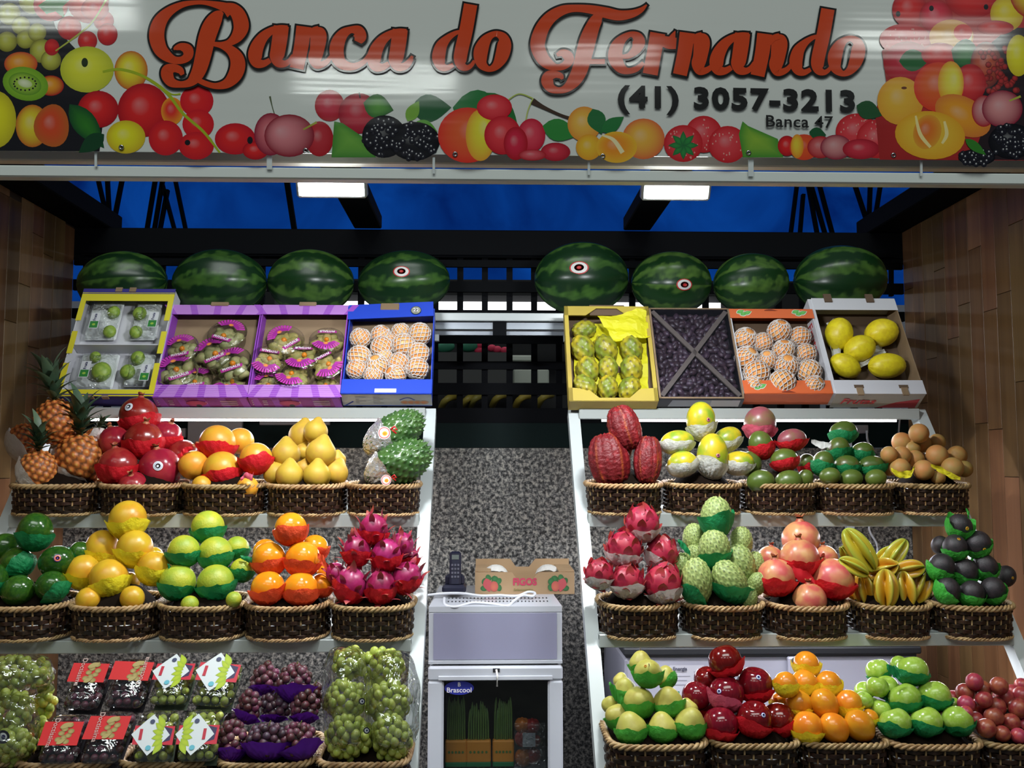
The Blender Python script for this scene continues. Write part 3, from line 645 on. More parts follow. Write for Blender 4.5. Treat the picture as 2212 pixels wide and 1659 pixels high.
# cherries, apples, berries
PR.stroke([(583, 208, 4), (588, 230, 2), (594, 250, 2)], (.08, .1, .05)); D(585, 290, 36, 46, (.50, .12, .14), (.20, .01, .03)); D(690, 300, 30, 38, (.42, .03, .04), R2); D(625, 293, 54, 46, (.55, .18, .2), (.20, .008, .02), lx=-.4); PR.stroke([(655, 280, 3), (684, 264, 5)], (.30, .30, .04))
D(712, 228, 32, 34, (.50, .03, .06), R2); D(775, 245, 44, 44, (.46, .03, .05), (.26, .006, .02)); PR.stroke([(778, 212, 3), (776, 200, 3)], DK); Lf(785, 222, 850, 238, 26, (.10, .30, .05), (.03, .12, .03)); PR.poly([(716, 340), (722, 262), (740, 266), (790, 300), (812, 340)], (.14, .34, .05), (.05, .20, .03))
def berry(x, y, rx, ry):
    D(x, y, rx, ry, DK, (.004, .004, .006)); rs = random.Random(int(x))
    for _ in range(60):
        q, rr = rs.uniform(0, 6.28), rs.random() ** .5; u, v = x + rx * .93 * rr * math.cos(q), y + ry * .93 * rr * math.sin(q); D(u, v, 6.5, 6.5, (.02, .02, .028), (.006, .006, .01), n=8); D(u, v - 1.5, 1.8, 2, (.42, .42, .42), n=6)
Lf(888, 235, 975, 232, 30, (.015, .09, .03)); Lf(978, 232, 1100, 255, 48, (.02, .15, .04)); Lf(1050, 200, 1120, 280, 24, (.02, .13, .03)); Lf(880, 262, 905, 218, 14, (.16, .34, .04)); Lf(900, 262, 945, 285, 12, (.10, .30, .04)); berry(830, 295, 48, 46); berry(895, 305, 55, 42)
D(1010, 292, 64, 60, (.62, .10, .03), (.60, .03, .02), lx=.1); D(1038, 292, 32, 56, (.64, .58, .04), (.62, .28, .03), lx=.3, ly=-.4); PR.stroke([(1090, 222, 2.5), (1120, 203, 2.5), (1150, 212, 3)], (.34, .42, .08)); PR.stroke([(1133, 280, 2.5), (1140, 240, 2.5), (1152, 212, 3)], (.40, .46, .12)); PR.stroke([(1150, 218, 14), (1175, 232, 8), (1215, 250, 6), (1256, 262, 9)], (.05, .03, .02))
D(1068, 232, 38, 28, (.62, .05, .06), (.45, .01, .02)); D(1086, 292, 40, 42, (.60, .04, .05), (.42, .01, .02)); D(1148, 292, 30, 36, (.58, .05, .08), (.42, .01, .03)); D(1114, 310, 26, 36, (.52, .02, .05), R2); D(1200, 328, 32, 20, (.50, .03, .05), (.30, .01, .02)); D(1150, 335, 30, 12, (.55, .08, .1), R2)
Lf(1172, 272, 1250, 292, 24, (.03, .20, .04)); D(1262, 268, 36, 38, (.66, .38, .06), (.60, .22, .03)); Lf(1280, 235, 1300, 290, 20, (.02, .13, .04)); Lf(1300, 285, 1348, 252, 15, (.02, .15, .04)); D(1390, 300, 46, 44, (.66, .36, .05), (.58, .12, .04)); D(1272, 318, 28, 28, (.66, .40, .03), (.60, .26, .02)); D(1332, 318, 44, 34, (.66, .22, .02), (.66, .38, .03))
PR.stroke([(1300, 292, 3), (1325, 302, 8), (1345, 330, 10)], (.70, .62, .35))
def straw(x, y, rx, ry, calyx=True):
    D(x, y, rx, ry, (.58, .05, .06), (.44, .015, .02)); rs = random.Random(int(x + y))
    for _ in range(26): q, rr = rs.uniform(0, 6.28), rs.random() ** .5 * .9; D(x + rx * rr * math.cos(q), y + ry * rr * math.sin(q), 1.6, 2.2, (.62, .25, .22), n=6)
    if calyx:
        for q in range(8): Lf(x, y + 4, x + rx * .78 * math.cos(q * .785), y + 4 + ry * .78 * math.sin(q * .785), 7, (.03, .22, .05), (.02, .12, .04))
straw(1520, 290, 40, 40, False); straw(1476, 310, 42, 40); straw(1572, 312, 42, 40, False)
PR.poly([(1605, 340), (1596, 290), (1604, 262), (1616, 272), (1680, 300), (1692, 340)], (.22, .38, .04), (.05, .22, .03)); D(1700, 315, 20, 22, R1, R2); D(1737, 318, 32, 28, (.62, .08, .02), (.56, .05, .02)); D(1722, 316, 14, 26, (.64, .5, .04), (.62, .2, .02)); Lf(1748, 285, 1785, 292, 13, (.015, .08, .03))
D(1772, 318, 28, 24, (.5, .1, .1), R2); straw(1850, 285, 45, 40, False); straw(1895, 300, 45, 42, False); D(1806, 318, 34, 27, (.50, .2, .2), (.22, .01, .03)); D(1860, 322, 40, 22, (.5, .03, .05), (.3, .01, .02))
# right corner
PR.poly([(1930, -150), (1960, 60), (1905, 110), (1915, 180), (1890, 240), (1900, 345), (2750, 350), (2750, -150)], (.42, .03, .03), (.30, .02, .02)); PR.poly([(2120, 110), (2105, 200), (2130, 260), (2100, 345), (2750, 350), (2750, 60), (2180, 60)], (.02, .012, .015))
D(1965, 20, 38, 40, R1, R2); D(2022, 35, 36, 36, (.60, .03, .06), R2); D(2100, -10, 60, 50, R1, R2); D(2175, 30, 36, 38, (.66, .52, .03), (.5, .3, .03)); D(2030, -60, 60, 50, R1, R2); D(2230, -20, 50, 60, (.66, .5, .03), R2)
for x, y in ((1940, 30), (2012, 18), (2130, 15), (2160, 68)): D(x, y, 5, 6, DK)
straw(1955, 85, 55, 34, False); D(2055, 80, 48, 38, (.66, .32, .05), (.60, .24, .03)); PR.stroke([(2080, 55, 5), (2096, 80, 8), (2078, 105, 5)], (.70, .62, .3)); D(1960, 135, 52, 46, (.45, .02, .04), R2); D(2080, 70, 20, 18, R1); D(2150, 60, 40, 16, R1, R2)
Lf(1942, 132, 2010, 128, 24, (.015, .11, .03)); D(2030, 118, 40, 26, R1, R2); Lf(2055, 108, 2120, 125, 32, (.03, .18, .04), (.01, .08, .02)); D(2130, 140, 34, 50, (.45, .07, .03), (.12, .02, .02))
for i in range(44):
    rs = random.Random(i); D(2150 + rs.uniform(-32, 50), 150 + rs.uniform(-48, 50), 7, 7, (.42, .03, .03), (.10, .01, .01), n=8)
D(2200, 120, 26, 45, (.66, .60, .02), (.5, .4, .02)); D(1945, 218, 50, 52, (.66, .38, .04), (.62, .28, .03)); D(1953, 190, 6, 3, (.12, .03, .01)); D(2096, 180, 34, 42, (.58, .04, .04), R2); D(2028, 188, 54, 54, (.60, .10, .02), (.58, .04, .02)); D(2054, 180, 28, 48, (.66, .58, .05), (.62, .25, .02), lx=.3)
D(2080, 250, 65, 40, OG, (.55, .16, .03), .5); D(2125, 240, 26, 34, (.50, .2, .2), R2); D(2165, 235, 44, 40, (.55, .22, .22), (.20, .01, .03)); PR.stroke([(2180, 218, 3), (2205, 208, 5)], (.34, .36, .05)); Lf(1850, 228, 1905, 250, 20, (.02, .08, .03))
D(2009, 292, 76, 52, (.66, .42, .04), (.62, .30, .02), .1); D(2003, 285, 30, 38, (.60, .14, .02), (.60, .28, .03), .3); PR.stroke([(1978, 250, 4), (1988, 290, 8), (2010, 318, 6)], (.72, .60, .25)); PR.stroke([(2040, 262, 5), (2045, 290, 8), (2035, 310, 5)], (.72, .60, .25)); berry(2185, 305, 50, 38); berry(2110, 340, 40, 18); Lf(2085, 300, 2130, 335, 10, GR)
# lettering -----------------------------------------------------------------
def sc_(pts, s, ox, oy): return [(x / s + ox, y / s + oy, w / s) for x, y, w in pts]
GL = []
def glyph(strokes, s, ox, oy, dx=0, dy=0):
    for q in strokes: GL.append(([(x / s + ox + dx, y / s + oy + dy, w_ / s) for x, y, w_ in q[0]], q[1]))
Bs = [([(1480, 200, 200), (1380, 120, 150), (1150, 58, 85), (950, 38, 64), (700, 72, 92), (480, 185, 150), (335, 350, 215), (283, 560, 240), (330, 760, 220), (430, 880, 180), (560, 955, 120), (690, 955, 115), (780, 890, 150), (775, 790, 165), (680, 745, 120), (590, 765, 70), (558, 790, 20)], 0),
      ([(1330, 190, 60), (1250, 260, 190), (1160, 400, 260), (1085, 600, 268), (1025, 880, 250), (965, 1100, 225), (890, 1240, 185), (800, 1320, 125), (660, 1345, 100), (520, 1310, 150), (455, 1210, 190), (465, 1120, 190), (560, 1085, 130), (655, 1120, 110), (695, 1190, 60)], 0),
      ([(1380, 120, 150), (1500, 150, 190), (1590, 250, 225), (1630, 420, 240), (1570, 570, 190), (1450, 675, 110), (1320, 705, 75), (1190, 695, 60)], 0),
      ([(1190, 710, 50), (1320, 730, 90), (1460, 800, 150), (1555, 920, 215), (1575, 1060, 235), (1520, 1210, 215), (1400, 1330, 150), (1230, 1370, 95), (1060, 1330, 85), (900, 1250, 80)], 0)]
As = [([(560, 325, 40), (470, 330, 60), (370, 365, 85), (270, 440, 120), (200, 550, 155), (172, 660, 165), (195, 745, 130), (270, 760, 85), (350, 720, 60)], 0),
      ([(485, 312, 178), (468, 450, 180), (445, 600, 175), (432, 680, 165), (455, 745, 120), (520, 762, 80), (580, 730, 60), (625, 660, 40)], 0)]
Ns = [([(755, 318, 178), (722, 560, 170), (668, 816, 165)], 0), ([(800, 450, 40), (860, 370, 70), (930, 345, 70)], 0), ([(900, 330, 30), (930, 380, 150), (930, 450, 190), (910, 600, 168), (888, 690, 160), (905, 765, 110), (965, 770, 80), (1030, 735, 60), (1080, 670, 40)], 0)]
Cs = [([(1400, 500, 90), (1425, 440, 150), (1400, 370, 130), (1320, 355, 80), (1230, 400, 120), (1165, 500, 160), (1145, 620, 168), (1180, 730, 145), (1260, 785, 110), (1370, 790, 80), (1480, 730, 60), (1540, 640, 40)], 0)]
Tl = [([(1880, 800, 80), (1960, 780, 70), (2020, 720, 50), (2050, 670, 30)], 0)]
Ds = [([(870, 630, 70), (760, 665, 90), (620, 760, 140), (500, 900, 220), (450, 1050, 255), (440, 1180, 250), (490, 1310, 190), (600, 1350, 120), (730, 1290, 80)], 0),
      ([(1075, 90, 262), (985, 600, 265), (893, 1000, 265), (868, 1190, 250), (900, 1310, 180), (1000, 1350, 110), (1090, 1300, 80), (1150, 1210, 60)], 0)]
Os = [([(1600, 675, 115), (1720, 750, 190), (1745, 900, 275), (1690, 1130, 260), (1580, 1310, 165), (1440, 1375, 110), (1310, 1290, 190), (1270, 1140, 260), (1290, 980, 275), (1370, 810, 210), (1480, 705, 130)], 1)]
Fs = [([(2040, 78, 22), (1950, 160, 80), (1800, 222, 125), (1600, 245, 160), (1400, 205, 170), (1150, 150, 135), (900, 132, 115), (700, 165, 150), (520, 270, 185), (390, 430, 212), (318, 620, 230), (310, 760, 225), (380, 920, 205), (480, 1020, 170), (600, 1072, 105), (720, 1050, 115), (800, 970, 150), (785, 890, 160), (700, 845, 120), (610, 875, 50)], 0),
      ([(1330, 240, 60), (1260, 290, 170), (1185, 420, 215), (1110, 620, 255), (1055, 820, 262), (1010, 1000, 250), (960, 1150, 240), (880, 1290, 205), (770, 1400, 135), (650, 1440, 95), (520, 1405, 140), (460, 1300, 190), (490, 1210, 170), (590, 1185, 110), (670, 1210, 90), (700, 1260, 40)], 0), ([(1130, 980, 78), (1375, 980, 78)], 0)]
Es = [([(1640, 905, 60), (1760, 885, 90), (1870, 790, 150), (1915, 680, 200), (1890, 590, 160), (1795, 545, 85), (1680, 600, 120), (1590, 700, 185), (1545, 820, 220), (1550, 950, 222), (1630, 1080, 165), (1740, 1130, 100), (1880, 1095, 90), (1990, 1000, 60)], 0)]
Rs = [([(835, 358, 222), (780, 660, 215), (722, 968, 222)], 0), ([(905, 470, 150), (1000, 500, 180), (1110, 510, 165)], 0), ([(1095, 325, 8), (1070, 380, 60), (1040, 450, 110)], 0)]
glyph(Bs, 7.373, 300, 0); glyph(As, 5.53, 520, 0); glyph(Ns, 5.53, 520, 0); glyph(Cs, 5.53, 520, 0); glyph(As, 5.53, 520, 0, 256.8, 7.6); glyph(Tl, 5.53, 520, 0)
glyph(Ds, 9.2167, 900, 0); glyph(Os, 9.2167, 900, 0); glyph(Fs, 7.373, 1120, 0); glyph(Es, 7.373, 1120, 0); glyph(Rs, 6.9125, 1300, 20); glyph(Ns, 5.53, 520, 0, 828, 13.5)
glyph(As, 5.53, 520, 0, 996.5, 15.7); glyph(Ns, 5.53, 520, 0, 995.5, 15.7); glyph(Ds, 9.2167, 900, 0, 771.8, 10); glyph(Os, 9.2167, 900, 0, 765, 10)
KS[0] = .0035 / PR.k; LB, LF = Paint(), Paint(); LB.k = PR.k + int(.0002 / KS[0]); LF.k = LB.k + int(.0003 / KS[0])
LB.dk = LF.dk = .1; LF.k = LB.k + 110; k1, k2 = LB.k, LF.k
for i, (pts, cl) in enumerate(GL):
    LB.k = k1 + 16 * (i % 6); LB.stroke(pts, (.012, .012, .012), extra=4.4, closed=bool(cl), ecap=4.4, sub=9)
    LF.k = k2 + 16 * (i % 6); LF.stroke(pts, (.52, .055, .015), closed=bool(cl), sub=9, ecap=.3, extra=.2)
pm = bmat('banner_print', (1, 1, 1), True)
PR.ob('printed_fruit', pm, ban, bt); LB.ob('letter_outline', pm, ban, bt); LF.ob('lettering', pm, ban, bt)
ink = bmat('banner_black_ink', (.02, .02, .02))
def bplane(px, py, k=0): p = at(px, py, YN - .0042 - k); M = Matrix((Vector((1, 0, 0)), Vector((0, 0, 1)), Vector((0, -1, 0)))).transposed().to_4x4(); M.translation = p - BO; return M @ Matrix.Rotation(-.010, 4, 'Z')
mpp = YN / F * 1.0
text('phone_number', '(41) 3057-3213', 66 * mpp, ink, ban, bplane(1592, 216), off=.0026, sx=1.16, spc=1.12)
text('stall_number', 'Banca 47', 38 * mpp, ink, ban, bplane(1726, 264), off=.0004, sx=1.08, spc=1.03)
CL = film('clear_plastic', (.9, .92, .92), .25, .15)
tie_m = mat('clear_tie_plastic', (.75, .8, .8), .2, spec=.8, alpha=.75)
for i, (x, y) in enumerate([(262, 318), (660, 325), (983, 333), (1302, 337), (1617, 330), (1930, 335)]):
    p = at(x, y, YN - .003); MB().tube([p - BO + Vector((.004 * math.cos(a * .785), 0, .004 * math.sin(a * .785))) for a in range(8)], .002, 6, closed=True).ob('grommet', mat('chrome', (.6, .6, .6), .15, metal=1), ban, smooth=True)
for i, (x, y0, y1) in enumerate([(207, 326, 360), (582, 334, 366), (937, 340, 375), (1272, 342, 378), (1622, 345, 381), (1990, 346, 380)]):
    a, b = at(x, y0, YN + .005), at(x, y1, Y1 - .004); wd = .011 if i in (1, 4) else .005; t = MB().bar(a, b, wd, .002).ob('cable_tie', tie_m); tag(t, 'clear plastic tie holding the banner, %s from left' % ORD[i], 'cable tie', 'clear ties under the banner')
# ------------------------------------------------------------------ lamps
LM = mat('lamp_glow', (.95, 1, 1), em=14)
def lamp(px, py, n):
    p = at(px, py, 2.06); r = empty('flood_lamp', p, rot=(math.radians(-58), 0, 0)); tag(r, 'glowing white flood lamp under the beam, %s one' % n, 'lamp', 'flood lamps under the beam')
    bx('lit_panel', LM, -.070, .070, -.018, .018, -.004, .004, r, bev=.004); bx('housing', WHITE, -.078, .078, -.024, .024, .0042, .03, r, bev=.005); bx('bracket', BLACK, -.012, .012, -.01, .01, .03, .09, r)
    l = area('flood_light', p + Vector((0, .012, -.022)), p + Vector((0, .42, -.9)), .15, .05, 10.5, (.93, .97, 1)); return l
lamp(715, 407, 'left'); lamp(1462, 413, 'right')
# ------------------------------------------------------------------ the two leaning racks
TILT = math.radians(3)
def rackx(px, Y): return at(px, 1000, Y).x
SH = [('A', 2.78, 882, 905), ('B', 2.55, 1110, 1139), ('C', 2.32, 1372, 1400), ('D', 2.09, 1725, 1760)]
STRIP = mat('led_strip_glow', (1, 1, 1), em=9)
def rack(side, xa, xb):
    r = empty('display_rack', ((xa + xb) / 2, 2.4, 0)); tag(r, 'white leaning steel display rack on the %s, with stepped shelves' % side, 'rack', 'leaning display racks'); o = r.location
    zz = {}
    for n, Y, yt, yb in SH:
        if n == 'C' and side == 'left': yt, yb = 1380, 1407
        if n == 'D' and side == 'right': yt, yb = 1690, 1730
        xr = 1050; z1, z0 = zat(xr, yt, Y), zat(xr, yb, Y); dp = .24 if n != 'A' else .16
        mb = MB(); M = Matrix.Translation(Vector((0, Y - o.y, z1))) @ Matrix.Rotation(TILT if n != 'A' else .02, 4, 'X')
        e = .0 
        mb.box(xa - o.x + .03, xb - o.x - .03, 0, dp, -.012, 0, M)
        sh = mb.ob('shelf', WHITE, r); bx('front_lip', mat('glossy_lip_enamel', (.38, .41, .40), .2, spec=.8), xa - o.x + .03, xb - o.x - .03, -.004, .014, z0 - z1, .001, sh, loc=(0, Y - o.y, z1 - o.z), bev=.002); zz[n] = (Y, z1, z0)
        if n != 'D':
            x0, x1 = xa + .1, xb - .09
            if n == 'A': s_ = bx('led_strip', STRIP, x0 - o.x, x1 - o.x, .02, .032, -.006, .004, sh, loc=(0, Y - o.y, z0 - o.z))
            else: s_ = bx('led_strip', STRIP, x0 - o.x, x1 - o.x, .02, .032, -.001, .006, sh, loc=(0, Y - o.y, z0 - o.z + .006))
            l = area('strip_light', ((x0 + x1) / 2, Y + .045, z0 - .010), ((x0 + x1) / 2, Y - .06, z0 - 1), x1 - x0, .012, 5.0 if n == 'A' else 4.2, (.93, .93, 1))
    fb_ = 1
    for x in (xa, xb - .033):
        a = Vector((x + .0165, 2.78 + .014, zz['A'][2] - .005)); d = Vector((0, 2.32 - 2.78, zz['C'][1] - zz['A'][1])); b = a + d * (a.z / -d.z * 1.0); b = a + d * 2.4
        lean = MB(); t = d.normalized(); up = Vector((0, t.z, -t.y)) * -1
        Mx = Matrix((Vector((1, 0, 0)), up, t)).transposed().to_4x4(); Mx.translation = a - o + Vector((0, 0, .02))
        lean.box(-.0165, .0165, -.002, .035, -.02, a.z / -t.z + .01, Mx); lean.ob('upright', WHITE, r)
    # upper rear support of the tilted boxes
    bx('box_rest', WHITE, xa - o.x, xb - o.x, 2.945 - o.y, 2.97 - o.y, 1.98, 2.0, r)
    return zz
XA = (-1.283, -.148); XB = (.243, 1.315)
rack('left', *XA); rack('right', *XB)
mshelf = bx('melon_shelf', WHITE, -1.27, 1.30, 3.035, 3.34, zat(1080, 693, 3.035), zat(1080, 676, 3.035), bev=.002); tag(mshelf, 'long white shelf at the back carrying the watermelons', 'shelf')
rail = empty('steel_rail', (at(1080, 0, 3.05).x, 3.05, zat(1080, 710, 3.05))); tag(rail, 'double grey steel rail under the melon shelf, between the racks', 'rail')
for y0, y1, yy in ((697, 711, 0), (714, 722, .02)): bx('rail_bar', GREY, -.30, .30, yy, yy + .015, zat(1080, y1, 3.05) - rail.location.z, zat(1080, y0, 3.05) - rail.location.z, rail)
bx('bracket', BLACK, -.022, .022, -.006, .004, zat(1080, 725, 3.05) - rail.location.z, zat(1080, 693.2, 3.04) - rail.location.z, rail)
for x in (-.285, .285): bx('hanger', GREY, x - .01, x + .01, .0, .02, zat(1080, 722, 3.05) - rail.location.z, zat(1080, 693.2, 3.04) - rail.location.z, rail)
# ------------------------------------------------------------------ baskets
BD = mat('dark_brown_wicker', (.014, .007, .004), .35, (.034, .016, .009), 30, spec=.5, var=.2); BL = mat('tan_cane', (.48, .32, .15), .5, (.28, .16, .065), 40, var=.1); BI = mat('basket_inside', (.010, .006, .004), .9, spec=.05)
def sup(t, n, r=1):
    c, s = math.cos(t), math.sin(t); return r * math.copysign(abs(c) ** (2 / n), c), r * math.copysign(abs(s) ** (2 / n), s)
def basket_meshes(n):
    NS = 34; H = .066; nb = 6; out = {}
    T = []; N_ = NS * 4; pts = [sup(2 * math.pi * i / 720, n) for i in range(721)]; L = [0]
    for i in range(720): L.append(L[-1] + math.dist(pts[i], pts[i + 1]))
    def P(s, r=1):
        s = (s % 1) * L[-1]; i = max(0, np.searchsorted(L, s) - 1); f = (s - L[i]) / (L[i + 1] - L[i] + 1e-9); a, b = pts[i], pts[i + 1]
        return ((a[0] * (1 - f) + b[0] * f) * r, (a[1] * (1 - f) + b[1] * f) * r)
    W = .095
    for par in (0, 1):
        V = []; Fc = []
        for i in range(N_):
            q = .0032 * math.cos(math.pi * (i / 4) + par * math.pi) + W; x, y = P(i / N_); 
            for dr, dz in ((-.0012, -.0048), (.0012, -.0034), (.0012, .0034), (-.0012, .0048)): V.append((x * (q + dr), y * (q + dr), dz))
        for i in range(N_):
            i2 = (i + 1) % N_
            for j in range(4): j2 = (j + 1) % 4; Fc.append((i * 4 + j, i2 * 4 + j, i2 * 4 + j2, i * 4 + j2))
        out['band', par] = mesh('weave_band', V, Fc, None, False); out['band', par].materials.append(BD)
    mb = MB()
    for i in range(NS):
        x, y = P((i + .5 * 0) / NS); mb.tube([(x * W * .95, y * W * .95, .004), (x * W, y * W, H + .002)], .0025, 4, cap=False)
    out['stakes'] = mb.me('stakes', True); out['stakes'].materials.append(BL)
    def rope(name, W_, rr, z, tw, ns=3):
        V = []; Fc = []; M_ = 150
        for k in range(ns):
            b = len(V)
            for i in range(M_):
                x, y = P(i / M_); ph_ = 2 * math.pi * (k / ns + tw * i / M_); cx, cz = rr * .75 * math.cos(ph_), rr * .75 * math.sin(ph_)
                for j in range(5): a = 2 * math.pi * j / 5; q = W_ + cx + rr * .75 * math.cos(a); V.append((x * q, y * q, z + cz + rr * .75 * math.sin(a)))
            for i in range(M_):
                i2 = (i + 1) % M_
                for j in range(5): j2 = (j + 1) % 5; Fc.append((b + i * 5 + j, b + i2 * 5 + j, b + i2 * 5 + j2, b + i * 5 + j2))
        me = mesh(name, V, Fc); me.materials.append(BL); return me
    out['rim'] = rope('rim_braid', W + .003, .0052, H + .006, 17); out['foot'] = rope('foot_braid', W + .001, .0032, .003, 22)
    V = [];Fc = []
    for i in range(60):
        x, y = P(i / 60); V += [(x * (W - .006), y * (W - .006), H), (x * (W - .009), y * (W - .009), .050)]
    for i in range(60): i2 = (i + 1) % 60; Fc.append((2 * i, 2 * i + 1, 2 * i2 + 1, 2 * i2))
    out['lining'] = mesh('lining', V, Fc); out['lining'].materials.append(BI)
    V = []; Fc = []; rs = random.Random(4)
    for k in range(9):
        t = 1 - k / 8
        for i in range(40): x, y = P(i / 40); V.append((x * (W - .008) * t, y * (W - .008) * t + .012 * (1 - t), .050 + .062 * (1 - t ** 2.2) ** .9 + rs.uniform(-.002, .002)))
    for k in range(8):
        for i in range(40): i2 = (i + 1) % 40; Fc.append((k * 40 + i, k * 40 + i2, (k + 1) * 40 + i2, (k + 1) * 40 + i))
    out['mound'] = mesh('shade_mound', V, Fc); out['mound'].materials.append(BI)  # near-black mound added to stand for the dark gaps between the bottom fruits
    return out
BM = {2.5: basket_meshes(2.6), 4: basket_meshes(4.6)}
def basket(x0, x1, yb, Yc, what, n=2.5, rz=0, zs=1.06, dy=.1):
    Yf = Yc - dy; p = at((x0 + x1) / 2, yb, Yf); hx = (x1 - x0) / 2 * (Yc - .01) / F; s = hx / .104
    Xc = at((x0 + x1) / 2, yb, Yc - .02).x
    r = empty('fruit_basket', (Xc, Yc, p.z + dy * math.tan(TILT)), rot=(TILT, 0, rz), scale=(s, max(.9, min(s, 1.05)), zs)); tag(r, 'dark woven basket with pale braided rim, holding ' + what, 'basket', 'woven baskets on the racks')
    m = BM[n]
    for i in range(6): ob('weave_band', m['band', i % 2], None, r, loc=(0, 0, .0095 + i * .0103))
    for k, nm in (('stakes', 'stakes'), ('rim', 'rim_braid'), ('foot', 'foot_braid'), ('lining', 'lining'), ('mound', 'shade_mound')): ob(nm, m[k], None, r)
    return r
for x0, x1, w_ in ((30, 214, 'pineapples'), (220, 396, 'dark red pomegranates'), (396, 574, 'grapefruits'), (576, 747, 'pointed yellow fruits'), (748, 909, 'soursops')): basket(x0, x1, 1116, 2.60, w_)
for x0, x1, w_ in ((1264, 1432, 'cacao pods'), (1434, 1602, 'papayas'), (1604, 1763, 'rosy and green mangoes'), (1757, 1930, 'mangoes in green tissue'), (1928, 2092, 'brown sapodillas')): basket(x0, x1, 1114, 2.60, w_)
for x0, x1, w_ in ((-40, 152, 'glossy green avocados'), (158, 343, 'yellow oranges'), (346, 530, 'rough green citrus fruits'), (530, 711, 'orange persimmons'), (714, 896, 'spiky magenta pitayas')): basket(x0, x1, 1388, 2.38, w_)
for x0, x1, w_, rz in ((1291, 1468, 'scaly pink pitayas', .06), (1470, 1650, 'custard apples', 0), (1650, 1832, 'pale pomegranates', 0), (1838, 2010, 'starfruits', -.03), (2008, 2186, 'black avocados', -.05)): basket(x0, x1, 1386, 2.38, w_, rz=rz)
for x0, x1, w_, rz in ((-150, 57, 'bagged grapes at the left edge', 0), (57, 272, 'red-labelled grape boxes', 0), (274, 474, 'white-labelled grape boxes', 0), (480, 686, 'purple grapes', 0), (690, 887, 'a large bag of green grapes', 0)): basket(x0, x1, 1735, 2.15, w_, 4, rz)
for x0, x1, w_, rz in ((1306, 1519, 'pears', 0), (1521, 1716, 'dark red apples', 0), (1716, 1906, 'amber persimmons', -.02), (1898, 2102, 'green apples', -.03), (2098, 2300, 'red plums', -.05)): basket(x0, x1, 1694, 2.15, w_, 4, rz)
# ------------------------------------------------------------------ row under the boxes
YFB, YFC, YFD = 2.50, 2.28, 2.05
W = dict
pile('pineapple', 'pineapple', 'orange pineapple with dark leafy crown', 'pineapple', 'pineapples', 'pine', YFB,
     [[(122, 912, 43, W(a=2, t=12, crown=(-14, 0, 2.0)))], [(54, 955, 34, W(b=.10, a=-8, w='white', wa=50, h=70, d='shaded orange pineapple at left edge')), (172, 994, 49, W(a=4, t=14, crown=(3, 5, 1.8), w='white', wa=42, wt=0, h=66)), (206, 945, 20, W(b=.16, a=20, crown=(30, 0, 1.5), w='white', wa=-60))], [(83, 1018, 39, W(a=3, t=10, crown=(5, 10, 1.8), w='white', wa=60, h=60))]], W())
P_ = W(w='red', h=70, cal=.7)
pile('pomegranate', 'pomegranate', 'dark red pomegranate', 'pomegranate', 'dark red pomegranates', 'pom', YFB,
     [[(300, 898, 38.5, W(s=('white', -.22, .42), a=5, t=2, h=62))], [(248, 955, 33, W(w=0, a=-20)), (310, 951, 38, W(s=('white', -.35, -.15), a=12, t=15)), (359, 942, 31, W(b=.08, a=25))],
      [(255, 1007, 39, W(a=-8, t=10, h=72)), (346, 1013, 43, W(s=('white', .22, .15), a=-8, t=12, w=0)), (395, 985, 33, W(b=.05, a=50))], [(289, 1052, 31, W(w=0, t=35, a=0))]], P_)
pile('grapefruit', 'grapefruit', 'orange grapefruit', 'grapefruit', 'grapefruits', 'gf', YFB,
     [[(470, 956, 37, W(h=66)), (519, 953, 28, W(b=.07, w=0, d='yellow grapefruit'))], [(418, 1005, 31, W(w=0, d='yellow grapefruit')), (553, 990, 33, W(h=82)), (480, 1014, 38, W(h=62, wa=-12))], [(436, 1048, 20, W(w=0)), (535, 1052, 22, W(w=0))]], W(w='red'))
pile('egg_fruit', 'canistel', 'pointed yellow fruit', 'yellow fruit', 'pointed yellow fruits', 'can', YFB,
     [[(655, 941, 30, W(a=5, t=-10)), (682, 932, 25, W(b=.06, a=10, t=-15))], [(618, 981, 29.5, W(a=-2, t=-8)), (655, 976, 18, W(b=.05)), (693, 978, 31, W(a=12, t=-5)), (729, 994, 18, W(b=.08))],
      [(594, 1023, 24, W(b=.03, a=-30)), (625.6, 1027, 28.5, W(a=0, t=-4)), (656, 1012, 18, W(b=.05)), (685, 1027, 28.5, W(a=3, t=-2)), (725, 1021, 26, W(a=20, t=-20))]], W())
FW = W(w='foil', h=64, fl=.25)
pile('soursop', 'soursop', 'spiny green soursop half wrapped in foil', 'soursop', 'soursops', 'sour', YFB,
     [[(852, 936, 38, W(a=58, t=-4, e=1.12, w='foil', wa=68, wt=10, h=62, fl=.1))], [(862, 1003, 43, W(a=62, t=-4, e=1.05, w='foil', wa=60, wt=10, h=50, fl=.1))]], W())
